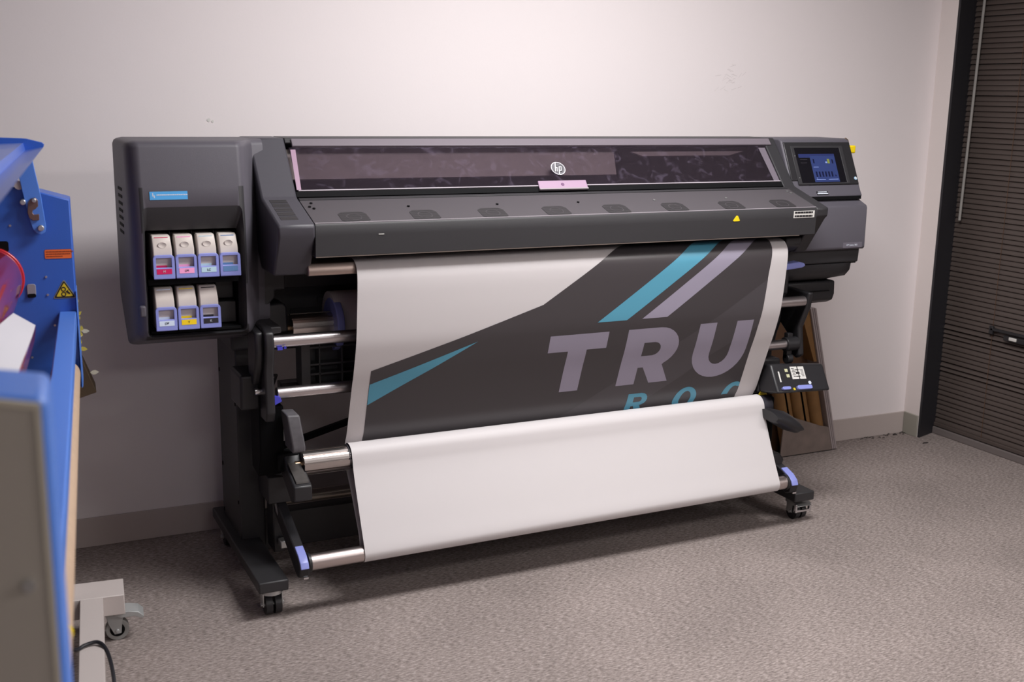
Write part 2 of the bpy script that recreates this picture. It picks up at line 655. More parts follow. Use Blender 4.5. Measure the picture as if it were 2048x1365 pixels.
wnm = cab.modifiers.new('normals', 'WEIGHTED_NORMAL')
wnm.keep_sharp = True
bpy.data.objects.remove(cuto)
# shelf between the two rows, dividers, empty fourth slot
b = B()
b.box((0.040, 0.125, 0.984), (0.286, 0.29, 1.000))
for i in range(1, 4):
    x = 0.0465 + 0.0592 * i
    b.box((x - 0.0015, 0.15, 0.852), (x + 0.0015, 0.29, 1.128))
b.box((0.040, 0.118, 0.850), (0.286, 0.29, 0.858))
part(b.done('cartridge_rack', PITCH, PRT, bevel=0.001))
b = B()
b.box((0.229, 0.165, 0.860), (0.283, 0.28, 0.922))
b.box((0.229, 0.195, 0.925), (0.283, 0.28, 0.976))
lab(part(b.done('empty_slot', BLACKP, PRT, bevel=0.003)), 'empty cartridge slot')
# vent slots on the outer side, catch nub
b = B()
for i in range(7):
    z = 1.235 - i * 0.020
    b.box((-0.0012, 0.255, z - 0.004), (0.006, 0.335, z + 0.004))
part(b.done('side_vent', PITCH, PRT))
b = B()
b.box((0.010, 0.0875, 0.905), (0.026, 0.105, 0.935))
part(b.done('door_catch', GREY, PRT, bevel=0.004))
# blue sticker
CF = Plane((0.117, 1.25), (0.102, 1.13))
st = part(CF.bar(0.053, 0.011, 0.152, 0.033, -0.001, 0.0016).done('label_sticker', SKYB, PRT))
lab(st, 'sky blue label with white print')
b = B()
random.seed(3)
x = 0.071
while x < 0.147:
    wd = random.uniform(0.002, 0.0055)
    CF.bar(x, 0.0185, x + wd, 0.0215, 0.0012, 0.002, b)
    x += wd + 0.0008
CF.bar(0.060, 0.015, 0.0625, 0.024, 0.0012, 0.002, b)
CF.bar(0.0635, 0.021, 0.066, 0.028, 0.0012, 0.002, b)
o = b.done('label_print', TXTW, st)

# --- hood: side covers, top strip, window, fan shelf, front
HP = [(0.311, 1.373), (0.178, 1.214), (0.171, 1.209), (-0.004, 1.153), (-0.010, 1.148), (-0.009, 1.118), (0.056, 1.004), (0.20, 1.004)]
hood_side = [(0.45, 1.373)] + HP + [(0.245, 1.06), (0.26, 1.15), (0.45, 1.15)]


def hood_cover(x0, x1, prof_):
    return B().prism(prof_, 0, x0, x1)


o = part(hood_cover(0.366, 0.470, hood_side).done('left_hood_cover', HOODG, PRT, bevel=0.006))
hsr = [(0.45, 1.373)] + HP[:5] + [(-0.008, 1.122), (0.004, 1.112), (0.088, 0.992), (0.100, 0.985), (0.16, 0.992), (0.245, 1.06), (0.26, 1.15), (0.45, 1.15)]
o = part(hood_cover(2.216, 2.266, hsr).done('right_hood_cover', DGREY, PRT, bevel=0.004))  # darker grey than the left cover: shade on its down-facing front put into colour
# louvred vents on the left cover shelf
SH = Plane((0.171, 1.209), (-0.004, 1.153))
b = B()
for i in range(5):
    t0 = 0.014 + i * 0.029
    x0 = 0.384
    SH.bar(x0, t0, x0 + 0.048, t0 + 0.023, -0.002, 0.0008, b)
lab(part(b.done('louvre_vent', GRILLE, PRT)), 'perforated vent of five strips')
# top strip
WINP = Plane((0.311, 1.373), (0.175, 1.211))
b = B()
b.prism([(0.44, 1.3735), (0.311, 1.3735), (0.2995, 1.3595), (0.306, 1.355), (0.44, 1.355)], 0, 0.470, 2.216)
part(b.done('top_beam', DGREY, PRT, bevel=0.002))
b = WINP.bar(0.488, 0.006, 2.238, 0.034, -0.004, 0.006)
part(b.done('top_strip', mat('mauve_grey_metal', (112, 104, 112), 0.4), PRT, bevel=0.002))
# inside of the hood
b = B()
b.box((0.470, 0.395, 1.15), (2.216, 0.41, 1.356))
part(b.done('inner_back', INNERD, PRT))
b = WINP.plate([(0.474, 0.02), (1.600, 0.02), (1.575, 0.130), (0.474, 0.130)], -0.034, -0.028)
lab(part(b.done('inner_cover', INNER, PRT)), 'pale inner cover behind the left of the window')
b = B()
b.box((0.470, 0.175, 1.175), (2.216, 0.40, 1.19))
part(b.done('inner_tray', INNERD, PRT))
b = B()
b.box((1.66, 0.36, 1.20), (2.19, 0.385, 1.335))
b.box((1.62, 0.30, 1.19), (2.20, 0.36, 1.215))
part(b.done('print_carriage', BLACKP, PRT, bevel=0.003))
b = WINP.plate([(1.66, 0.040), (2.13, 0.040), (2.06, 0.058), (1.70, 0.058)], -0.030, -0.024)
lab(part(b.done('inner_lamp_strip', INNER, PRT)), 'pale strip under the top beam')
# window
win = part(WINP.bar(0.478, 0.036, 2.212, 0.190, -0.0022, 0.0005).done('window_panel', GLASS, PRT))
lab(win, 'smoky violet see-through window')
b = B()
WINP.bar(0.478, 0.1885, 2.212, 0.1915, -0.003, 0.0015, b)
b.done('window_edge', mat('window_edge_trim', (176, 168, 176), 0.3), win)
b = WINP.plate([(0.481, 0.044), (0.496, 0.044), (0.486, 0.188), (0.473, 0.188)], 0.0006, 0.0016)
lab(b.done('edge_strip', mat('pink_strip', (158, 128, 150), 0.45), win), 'pale pink left edge')
b = WINP.plate([(2.178, 0.045), (2.206, 0.045), (2.208, 0.188), (2.184, 0.188)], 0.0006, 0.0014)
lab(b.done('edge_strip', mat('grey_strip', (110, 102, 112), 0.4), win), 'grey right edge')
# handle tab
b = WINP.plate([(1.254, 0.174), (1.428, 0.174), (1.427, 0.205), (1.251, 0.205)], 0.0006, 0.006)
ht = b.done('handle_tab', mat('pink_tab', (158, 130, 154), 0.45), win, bevel=0.0015)
lab(ht, 'pale pink lifting tab')
b = WINP.bar(1.250, 0.2055, 1.426, 0.2105, 0.001, 0.010)
b.mi = 0
part(b.done('handle_lip', mat('tab_lip', (150, 142, 146), 0.4), PRT, bevel=0.001))
b = B()
WINP.plate(circle(1.338, 0.190, 0.006, 14), 0.0058, 0.0066, b)
o = part(b.done('tab_mark', mat('tab_mark_print', (104, 66, 104), 0.5), PRT))
# emblem
EC = (1.3435, 0.125)
er = 0.0255
b = B()
b.mi = 0
WINP.plate(circle(EC[0], EC[1], er, 32), 0.0006, 0.0022, b)
b.mi = 1
frame_plate(WINP, circle(EC[0], EC[1], er, 32), circle(EC[0], EC[1], er - 0.0028, 32), 0.002, 0.0034, b)
sl = -0.26


def lw(pts):
    # letter strokes in emblem units, sheared to the right; v up
    return [(EC[0] + (x + 0.28 * y) * er, EC[1] - y * er) for x, y in pts]


strokes_dark = [[(-.62, -.52), (-.06, -.52), (-.06, .40), (-.22, .40), (-.22, 1.02), (-.46, 1.02)],
                [(.0, -1.02), (.28, -1.02), (.28, -.52), (.60, -.52), (.60, .42), (.0, .42)]]
strokes_light = [[(-.50, -.50), (-.34, -.50), (-.34, .98), (-.50, .98)],
                 [(-.34, .18), (-.10, .18), (-.10, -.50), (-.22, -.50), (-.22, .06), (-.34, .06)],
                 [(.06, -.98), (.21, -.98), (.21, .30), (.06, .30)],
                 [(.21, .30), (.48, .30), (.48, -.40), (.21, -.40), (.21, -.28), (.36, -.28), (.36, .18), (.21, .18)]]
b.mi = 2
for p in strokes_dark:
    WINP.plate(lw(p), 0.002, 0.0030, b)
b.mi = 1
for p in strokes_light:
    WINP.plate(lw(p), 0.0028, 0.0042, b)
lab(b.done('emblem', [mat('emblem_grey', (96, 94, 100), 0.4), mat('emblem_silver', (196, 194, 200), 0.35), TXTD], win, smooth=False), 'round silver emblem with two slanted letters')
# black gap under the window and rail
part(WINP.bar(0.470, 0.1925, 2.216, 0.2115, -0.02, -0.001).done('window_seal', PITCH, PRT))
# fan shelf
b = B()
b.prism([(0.163, 1.2065), (-0.006, 1.1525), (-0.006, 1.146), (0.163, 1.198)], 0, 0.470, 2.216)
shf = b.done('fan_shelf', SHELF, PRT)
part(shf)
part(SH.bar(0.470, 0.008, 2.216, 0.022, -0.002, 0.0025).done('shelf_rail', DGREY, PRT, bevel=0.001))
FC = [0.593, 0.807, 1.023, 1.237, 1.450, 1.667, 1.890, 2.100]


def octo(cx, ct, hx, hy, c):
    return [(cx - hx + c, ct - hy), (cx + hx - c, ct - hy), (cx + hx, ct - hy + c), (cx + hx, ct + hy - c), (cx + hx - c, ct + hy), (cx - hx + c, ct + hy), (cx - hx, ct + hy - c), (cx - hx, ct - hy + c)]


for i, fx in enumerate(FC):
    o = SH.plate(octo(fx, 0.148, 0.0415, 0.036, 0.014), -0.001, 0.0010).done('fan_grille', GRILLE, shf)
    o = frame_plate(SH, circle(fx, 0.148, 0.022, 20), circle(fx, 0.148, 0.020, 20), 0.0009, 0.0014).done('fan_ring', SHELF, shf)
for x, t in ((0.778, .084), (1.063, .087), (1.342, .089), (1.623, .089), (1.906, .089), (0.497, .045), (0.495, .083), (0.486, 0.07), (2.196, .045), (2.2, .06)):
    b = SH.plate(circle(x, t, 0.0042, 10), 0.0005, 0.003)
    b.done('screw', PITCH if x < 1.5 else ZINC, shf)
# front cover
b = B()
b.prism([(-0.006, 1.152), (-0.0095, 1.146), (-0.0085, 1.1185), (-0.006, 1.062), (-0.002, 1.0595), (0.036, 1.0595), (0.036, 1.10), (0.01, 1.145)], 0, 0.470, 2.216)
fcv = part(b.done('front_cover', DGREY, PRT))
part(SH.bar(0.470, 0.1815, 2.216, 0.1845, 0, 0.0014).done('front_edge', mat('worn_edge', (150, 144, 150), 0.3), PRT))
part(B().box((0.470, -0.0068, 1.0585), (2.15, -0.0030, 1.0612)).done('front_lip', mat('lip_metal', (128, 118, 112), 0.35, metal=0.6), PRT))
FRP = Plane((-0.0095, 1.146), (-0.0085, 1.1185))
# labels on front cover
b = FRP.bar(2.118, 0.003, 2.206, 0.0265, 0.0002, 0.0012)
wl = part(b.done('info_label', LABW, PRT))
lab(wl, 'white label with two black rows')
b = B()
for k, t0 in enumerate((0.0055, 0.0175)):
    x = 2.122
    while x < 2.198:
        wd = random.uniform(0.006, 0.014)
        FRP.bar(x, t0, min(x + wd, 2.198), t0 + 0.0062, 0.001, 0.0018, b)
        x += wd + 0.0012
b.done('label_print', TXTD, wl)
b = FRP.plate([(1.882, 0.012), (1.888, 0.012), (1.897, 0.028), (1.893, 0.030), (1.873, 0.030), (1.870, 0.028)], -0.0002, 0.0014)
wl = part(b.done('warning_sticker', YEL, PRT))
lab(wl, 'small yellow triangular warning sticker')
part(FRP.bar(0.652, 0.0265, 0.668, 0.0285, 0.000, 0.0014).done('paint_chip', LABW, PRT))

# --- body behind the hood
b = B()
b.prism([(0.30, 1.06), (0.446, 1.06), (0.446, 0.932), (0.415, 0.932), (0.414, 0.909), (0.396, 0.891), (0.363, 0.882), (0.358, 0.81), (0.34, 0.800), (0.30, 0.80)], 1, 0.245, 0.36)
part(b.done('left_body_panel', DGREY, PRT, bevel=0.004))
b = B()
b.prism([(0.366, 0.80), (0.366, 0.872), (0.376, 0.886), (0.44, 0.890), (0.452, 0.880), (0.455, 0.80)], 1, 0.255, 0.345)
part(b.done('spindle_holder', BLACKP, PRT, bevel=0.006))
b = B()
b.box((0.40, 0.40, 0.715), (2.24, 0.55, 1.06))
b.box((0.44, 0.36, 0.915), (2.20, 0.40, 1.03))
part(b.done('rear_body', CHAR, PRT, bevel=0.004))
b = B()
b.box((0.585, 0.393, 0.86), (0.655, 0.401, 0.875))
b.box((0.5, 0.394, 0.80), (0.62, 0.401, 0.845))
part(b.done('rear_body_recess', BLACKP, PRT))
b = B()
b.box((0.44, 0.30, 1.06), (2.22, 0.55, 1.15))
part(b.done('print_platen', BLACKP, PRT))
# silver platen lip
b = B()
b.prism([(0.045, 1.036), (0.038, 1.026), (0.034, 1.010), (0.036, 1.002), (0.05, 1.000), (0.30, 1.02), (0.30, 1.045)], 0, 0.46, 2.12)
lab(part(b.done('platen_lip', mat('lip_aluminium', (190, 172, 164), 0.35, metal=1.0), PRT, bevel=0.002)), 'satin metal output lip')


# --- supply spindle with hub
def ridged(x0, x1, yc, zc, r, n=10):
    pts = []
    for i in range(n):
        a = 2 * math.pi * i / n
        da = 2 * math.pi / n
        for fr, rr in ((0.0, 1.0), (0.30, 1.0), (0.60, 1.0), (0.62, 0.86), (0.78, 0.86), (0.80, 1.0)):
            pts.append((yc + rr * r * math.cos(a + fr * da), zc + rr * r * math.sin(a + fr * da)))
    return B().prism(pts, 0, x0, x1)


part(ridged(0.472, 2.16, 0.30, 0.806, 0.040).done('supply_spindle', ALUD, PRT, smooth=False))
part(B().cyl((0.428, 0.30, 0.803), (0.455, 0.30, 0.803), 0.003, 10, 0.0075).cyl((0.455, 0.30, 0.803), (0.478, 0.30, 0.803), 0.0085, 10).done('spindle_pin', BRASS, PRT))
b = B()
b.cyl((0.598, 0.30, 0.806), (0.622, 0.30, 0.806), 0.082, 40)
lab(part(b.done('roll_flange', BLUEV, PRT, bevel=0.004)), 'periwinkle roll flange')
b = B().cyl((0.60, 0.32, 0.83), (2.12, 0.32, 0.83), 0.075, 32)
lab(part(b.done('supply_roll', PAPER, PRT)), 'white roll of media behind the sheet')

# --- guide bars (loading accessory)
for (y, zc, xa, xb, r) in ((0.123, 0.803, 0.369, 2.300, 0.0185), (0.155, 0.640, 0.389, 2.255, 0.0180)):
    part(B().cyl((xa, y, zc), (xb, y, zc), r, 28).done('guide_bar', ALU, PRT, bevel=0.002))
b = B()
b.cyl((0.405, 0.105, 0.788), (0.405, 0.100, 0.787), 0.004, 8)
b.box((0.383, 0.102, 0.781), (0.398, 0.112, 0.789))
part(b.done('bar_clip', mat('indigo_plastic', (70, 70, 190), 0.4), PRT))
b = B()
b.prism([(0.362, 0.605), (0.398, 0.622), (0.394, 0.634), (0.372, 0.640), (0.362, 0.632)], 1, 0.128, 0.145)
part(b.done('bar_clip', mat('indigo_plastic', (70, 70, 190), 0.4), PRT))
# left bracket holding the bars
b = B()
b.prism([(0.08, 0.838), (0.115, 0.850), (0.19, 0.848), (0.21, 0.83), (0.21, 0.57), (0.10, 0.57), (0.085, 0.60), (0.095, 0.72), (0.082, 0.76), (0.075, 0.80)], 0, 0.342, 0.369)
part(b.done('bar_bracket', BLACKP, PRT, bevel=0.006, seg=3))
b = B()
b.prism([(0.10, 0.838), (0.20, 0.845), (0.20, 0.70), (0.15, 0.67), (0.11, 0.73), (0.095, 0.78)], 0, 0.318, 0.343)
part(b.done('bar_bracket', BLACKP, PRT, bevel=0.008, seg=3))
b = B()
b.box((0.285, 0.16, 0.595), (0.343, 0.30, 0.70))
part(b.done('loading_motor', BLACKP, PRT, bevel=0.008, seg=3))
part(B().cyl((0.322, 0.140, 0.655), (0.345, 0.140, 0.655), 0.011, 14).done('motor_knob', CHROME, PRT))
b = B()
b.prism([(0.34, 0.846), (0.40, 0.846), (0.40, 0.828), (0.34, 0.822)], 1, 0.12, 0.25)
part(b.done('bracket_cap', DGREY, PRT, bevel=0.003))
# right brackets
b = B()
b.prism([(0.10, 0.835), (0.30, 0.84), (0.30, 0.74), (0.21, 0.67), (0.20, 0.60), (0.15, 0.585), (0.13, 0.60), (0.145, 0.70), (0.11, 0.78)], 0, 2.302, 2.326)
part(b.done('bar_bracket', BLACKP, PRT, bevel=0.006))
b = B()
b.cyl((2.252, 0.155, 0.640), (2.305, 0.155, 0.640), 0.026, 20)
b.cyl((2.262, 0.155, 0.585), (2.285, 0.155, 0.585), 0.018, 16)
b.box((2.262, 0.150, 0.585), (2.285, 0.172, 0.68))
part(b.done('bar_hub', BLACKP, PRT, bevel=0.002))
for k, (yy, xx) in enumerate(((0.22, 2.30), (0.25, 2.335), (0.28, 2.31))):
    part(B().tube([(xx, yy, 0.85), (xx - .01, yy + .01, 0.78), (xx - .03, yy, 0.72), (xx - .035, yy + .02, 0.66), (xx - .02, yy + .05, 0.6)], 0.006, 8).done('hose', CABLE, PRT))
part(B().cyl((2.34, 0.20, 0.645), (2.352, 0.19, 0.645), 0.008, 12).done('bolt', CHROME, PRT))
b = B()
b.box((2.18, 0.20, 0.50), (2.235, 0.32, 0.80))
part(b.done('right_upright', BLACKP, PRT, bevel=0.004))

# --- rib lattice behind the bars, rear rails and brace
b = B()
b.box((0.487, 0.235, 0.625), (0.515, 0.30, 0.765))
b.box((0.487, 0.24, 0.600), (0.90, 0.30, 0.632))
b.box((0.515, 0.285, 0.63), (0.90, 0.30, 0.765))
for zz in (0.748, 0.695, 0.665):
    b.box((0.512, 0.242, zz - 0.003), (0.90, 0.285, zz + 0.003))
for xx in (0.546, 0.617, 0.69, 0.76):
    b.box((xx - 0.0025, 0.242, 0.632), (xx + 0.0025, 0.285, 0.765))
part(b.done('rib_lattice', mat('lattice_plastic', (72, 72, 74), 0.4), PRT, bevel=0.001))
part(B().box((0.50, 0.55, 0.527), (2.2, 0.60, 0.566)).done('rear_rail', BLACKP, PRT, bevel=0.003))
part(B().box((0.46, 0.546, 0.540), (2.1, 0.552, 0.544)).done('rail_edge', ALU, PRT))
b = B()
b.loft([[(0.40, 0.58, 0.300), (0.40, 0.60, 0.300), (0.40, 0.60, 0.320), (0.40, 0.58, 0.320)], [(1.25, 0.58, 0.520), (1.25, 0.60, 0.520), (1.25, 0.60, 0.541), (1.25, 0.58, 0.541)]])
part(b.done('diagonal_brace', PITCH, PRT))
part(B().tube([(0.36, 0.30, 0.655), (0.40, 0.32, 0.654), (0.455, 0.42, 0.628), (0.46, 0.5, 0.57), (0.47, 0.53, 0.50)], 0.0045, 8).done('cable_lead', CABLE, PRT))
part(B().cyl((0.46, 0.42, 0.205), (2.24, 0.42, 0.205), 0.012, 16).done('stand_tube', mat('dull_tube', (150, 140, 130), 0.45, metal=0.8), PRT))
part(B().box((0.38, 0.40, 0.055), (2.26, 0.46, 0.175)).done('stand_crossbeam', CHAR, PRT, bevel=0.003))
b = B()
b.box((0.372, 0.22, 0.275), (0.445, 0.40, 0.36))
part(b.done('crossbeam_plate', CHAR, PRT, bevel=0.003))

# --- legs, feet and castors
def caster(parent, cx, cy, name='caster'):
    r = 0.030
    bb = B()
    for s in (-1, 1):
        bb.mi = 0
        bb.cyl((cx + s * 0.004, cy, r), (cx + s * 0.023, cy, r), r, 22)
    bb.mi = 1
    bb.cyl((cx, cy + 0.012, 0.062), (cx, cy + 0.012, 0.085), 0.034, 20, 0.030)
    bb.box((cx - 0.030, cy - 0.010, 0.026), (cx - 0.0265, cy + 0.020, 0.066))
    bb.box((cx + 0.0265, cy - 0.010, 0.026), (cx + 0.030, cy + 0.020, 0.066))
    bb.cyl((cx - 0.034, cy, r), (cx + 0.034, cy, r), 0.006, 10)
    return bb.done(name, [BLACKP, ZINC], parent)


for side, (xf0, xf1, xl0, xl1, cx) in (('l', (0.285, 0.372, 0.312, 0.391, 0.335)), ('r', (2.222, 2.309, 2.225, 2.30, 2.290))):
    b = B()
    b.loft([[(xl0, 0.35, 0.09), (xl1, 0.35, 0.09), (xl1, 0.622, 0.09), (xl0, 0.622, 0.09)], [(xl0, 0.35, 0.745), (xl1, 0.35, 0.745), (xl1, 0.622, 0.745), (xl0, 0.622, 0.745)]])
    lg = part(b.done('leg_column', CHAR, PRT, bevel=0.005))
    b = B()
    b.box((xl0 - 0.02, 0.30, 0.742), (xl1 + 0.03, 0.62, 0.806))
    part(b.done('leg_head', DGREY, PRT, bevel=0.010, seg=3))
    b = B()
    b.box((xf0, 0.0, 0.088), (xf1, 0.676, 0.122))
    ft = part(b.done('foot_beam', CHAR, PRT, bevel=0.004))
    if side == 'l':
        for cy in (0.055, 0.63):
            caster(ft, cx, cy)
    else:
        caster(ft, cx, 0.63)
        # front right castor with its brake pedal down
        c = caster(ft, cx - 0.004, 0.065)
        b = B()
        b.prism([(0.020, 0.058), (0.035, 0.070), (0.075, 0.078), (0.09, 0.066), (0.06, 0.056)], 0, cx - 0.036, cx + 0.030)
        b.done('brake_pedal', ZINC, ft, bevel=0.003)
        b = B()
        for xs in (cx - 0.038, cx + 0.026):
            b.box((xs, 0.028, 0.034), (xs + 0.008, 0.040, 0.066))
        b.box((cx - 0.038, 0.030, 0.034), (cx + 0.034, 0.036, 0.042))
        b.done('brake_frame', CHROME, ft, bevel=0.001)
for zz in (0.62, 0.30, 0.14):
    part(B().cyl((0.3105, 0.60, zz), (0.314, 0.60, zz), 0.007, 10).done('bolt', PITCH, PRT))
    part(B().cyl((0.3105, 0.37, zz - .06), (0.314, 0.37, zz - .06), 0.006, 10).done('bolt', PITCH, PRT))
# hinge bits between leg and swinging arm
b = B()
b.box((0.393, 0.26, 0.10), (0.43, 0.34, 0.31))
part(b.done('arm_pivot_block', BLACKP, PRT, bevel=0.004))
part(B().tube([(0.398, 0.24, 0.275), (0.40, 0.225, 0.25), (0.408, 0.215, 0.222)], 0.006, 8).done('pivot_lever', mat('lever_grey', (120, 118, 118), 0.4), PRT))
b = B()
b.box((0.405, 0.22, 0.125), (0.43, 0.255, 0.150))
part(b.done('spring_clip', ZINC, PRT, bevel=0.003))

# --- take-up reel
part(ridged(0.452, 0.594, 0.128, 0.426, 0.0375).done('take_up_core', ALUD, PRT, smooth=False))
part(B().cyl((0.59, 0.128, 0.428), (0.592, 0.128, 0.428), 0.0385, 30).cyl((0.592, 0.128, 0.428), (2.17, 0.128, 0.428), 0.0365, 30).done('take_up_roll', mat('roll_end', (40, 38, 48), 0.6), PRT))
part(B().cyl((0.412, 0.128, 0.423), (0.432, 0.128, 0.423), 0.004, 12, 0.0085).cyl((0.432, 0.128, 0.423), (0.456, 0.128, 0.423), 0.0105, 12).done('reel_pin', BRASS, PRT))
b = B()
b.prism([(0.16, 0.60), (0.28, 0.60), (0.28, 0.385), (0.20, 0.375), (0.165, 0.44)], 0, 0.338, 0.41)
b.prism([(0.145, 0.455), (0.20, 0.455), (0.20, 0.395), (0.145, 0.40)], 0, 0.385, 0.45)
part(b.done('reel_holder', PITCH, PRT, bevel=0.005))
b = B()
b.loft([[(0.398, 0.075, 0.592), (0.436, 0.075, 0.590), (0.436, 0.15, 0.590), (0.398, 0.15, 0.592)],
        [(0.408, 0.058, 0.500), (0.447, 0.058, 0.498), (0.447, 0.15, 0.498), (0.408, 0.15, 0.500)],
        [(0.408, 0.062, 0.480), (0.447, 0.062, 0.480), (0.447, 0.15, 0.480), (0.408, 0.15, 0.480)]])
lab(part(b.done('latch_handle', mat('worn_grey_plastic', (88, 86, 90), 0.5, var=0.15, vscale=60), PRT, bevel=0.005, seg=3)), 'worn grey latch handle')
b = B()
b.prism([(0.037, 0.384), (0.037, 0.340), (0.075, 0.326), (0.21, 0.395), (0.20, 0.444), (0.15, 0.452), (0.12, 0.42)], 0, 0.404, 0.458)
part(b.done('lower_latch', BLACKP, PRT, bevel=0.004))
b = B()
b.loft([[(0.414, 0.048, 0.3905), (0.451, 0.048, 0.3905), (0.451, 0.05, 0.3955), (0.414, 0.05, 0.3955)], [(0.410, 0.125, 0.4255), (0.445, 0.125, 0.4255), (0.445, 0.125, 0.4315), (0.410, 0.125, 0.4315)]])
lab(part(b.done('latch_pad', mat('dusty_rubber', (66, 62, 60), 0.7, var=0.2, vscale=50), PRT)), 'dusty rubber pad')

# --- tension bar and its swinging arms
TBZ = lambda x: 0.164 + 0.010 * (x - 0.6) / 1.53
part(B().cyl((0.436, 0.0, TBZ(0.436)), (2.165, 0.0, TBZ(2.165)), 0.0238, 32).done('tension_bar', mat('satin_aluminium', (208, 196, 194), 0.36, metal=1.0), PRT))
for xa, xb in ((0.428, 0.437), (2.165, 2.174)):
    part(B().cyl((xa, 0, TBZ(xa)), (xb, 0, TBZ(xb)), 0.0285, 28).done('bar_end_disc', BLACKP, PRT, bevel=0.001))
for x0, x1 in ((0.398, 0.428), (2.174, 2.206)):
    dz = TBZ(x0) - TBZ(0.4)
    b = B()
    b.prism([(-0.031, 0.158 + dz), (-0.024, 0.130 + dz), (0.0, 0.120 + dz), (0.03, 0.130 + dz), (0.20, 0.205), (0.29, 0.245), (0.29, 0.300), (0.20, 0.264), (0.03, 0.200 + dz), (-0.005, 0.186 + dz), (-0.024, 0.172 + dz)], 0, x0, x1)
    ta = part(b.done('tension_arm', BLACKP, PRT, bevel=0.004))
    b = B()
    b.prism([(0.034, 0.2055 + dz), (0.034, 0.199 + dz), (-0.004, 0.183 + dz), (-0.023, 0.168 + dz), (-0.029, 0.157 + dz), (-0.0345, 0.158 + dz), (-0.027, 0.1755 + dz), (-0.006, 0.191 + dz)], 0, x0 + 0.002, x1 - 0.003)
    tb = b.done('release_tab', BLUEV, ta, bevel=0.002)
    lab(tb, 'periwinkle release tab')
    part(B().box((x0 + 0.012, -0.026, 0.124 + dz), (x1 - 0.004, -0.018, 0.130 + dz)).done('arm_catch', CHROME, PRT))

# --- take-up control box at the right
A0, A1 = Vector((2.145, 0.095, 0.588)), Vector((2.385, 0.095, 0.570))
B0, B1 = Vector((2.135, 0.030, 0.496)), Vector((2.374, 0.030, 0.486))
b = B()
dep = Vector((0, 0.10, -0.02))
b.loft([[A0, A1, B1, B0], [A0 + dep, A1 + dep, B1 + dep, B0 + dep]])
cbx = part(b.done('take_up_control', BLACKP, PRT, bevel=0.008, seg=3))
b = B()
b.prism([(2.136, 0.60), (2.23, 0.594), (2.23, 0.50), (2.21, 0.458), (2.136, 0.470)], 1, 0.14, 0.25)
part(b.done('take_up_motor', BLACKP, PRT, bevel=0.01, seg=3))


def cb(u, v, h=0.0):
    p = (A0 * (1 - u) + A1 * u) * (1 - v) + (B0 * (1 - u) + B1 * u) * v
    n = (A1 - A0).cross(B0 - A0).normalized()
    if n.y > 0:
        n = -n
    return p + n * h


def cbplate(poly, h0, h1, bb=None):
    bb = bb or B()
    bb.loft([[cb(u, v, h0) for u, v in poly], [cb(u, v, h1) for u, v in poly]])
    return bb


def cbq(u0, v0, u1, v1, h0, h1, bb=None):
    return cbplate([(u0, v0), (u1, v0), (u1, v1), (u0, v1)], h0, h1, bb)


st = cbq(0.345, 0.10, 0.60, 0.54, -0.001, 0.001).done('diagram_sticker', LABW, cbx)
lab(st, 'white sticker with loading diagrams')
cbx_t = cbx.matrix_world.copy()
b = B()
cbq(0.47, 0.10, 0.485, 0.54, 0.0008, 0.0016, b)
cbq(0.43, 0.20, 0.50, 0.23, 0.0008, 0.0016, b)
cbq(0.43, 0.29, 0.50, 0.36, 0.0008, 0.0016, b)
cbq(0.43, 0.43, 0.50, 0.46, 0.0008, 0.0016, b)
for k in range(6):
    cbq(0.36 + .014 * (k % 2), 0.16 + k * 0.055, 0.41 + .01 * (k % 3), 0.18 + k * 0.055, 0.0008, 0.0016, b)
    cbq(0.515 + .01 * (k % 3), 0.20 + k * 0.045, 0.575, 0.215 + k * 0.045, 0.0008, 0.0016, b)
o = b.done('sticker_print', TXTD, cbx)
b = cbq(0.10, 0.26, 0.125, 0.62, 0.0004, 0.0012)
lab(b.done('white_stripe', LABW, cbx), 'narrow white stripe')
b = B()
cbq(0.235, 0.17, 0.29, 0.28, 0.0004, 0.0012, b)
cbq(0.245, 0.36, 0.30, 0.47, 0.0004, 0.0012, b)
lab(b.done('indicator', mat('indicator_cream', (196, 196, 160), 0.5), cbx), 'pale indicator squares')
b = B()
for uu, vv, ww, hh in ((0.09, 0.80, 0.15, 0.10), (0.37, 0.78, 0.27, 0.14)):
    cbplate(rrect(uu, vv, uu + ww, vv + hh, 0.03, 4), 0.0, 0.010, b)
lab(b.done('rocker_switch', BLUEV, cbx, bevel=0.001), 'periwinkle switch')
b = B()
cbplate([(0.30, 0.84), (0.335, 0.84), (0.34, 0.92), (0.31, 0.92)], 0.0, 0.003, b)
lab(b.done('indicator_mark', SIGNY, cbx), 'tiny yellow mark')
b = B()
frame_plate_pts = circle(0.645, 0.68, 0.028, 12, 0.06)
cbplate(frame_plate_pts, 0.0002, 0.0012, b)
b.done('round_mark', TXTW, cbx)
b = B()
b.prism([(2.153, 0.4905), (2.157, 0.4905), (2.1745, 0.4640), (2.1735, 0.4620), (2.1395, 0.4645), (2.1385, 0.4665)], 1, 0.1375, 0.141)
o = part(b.done('warning_sticker', SIGNY, PRT))
lab(o, 'small yellow triangular sticker beside the control box')
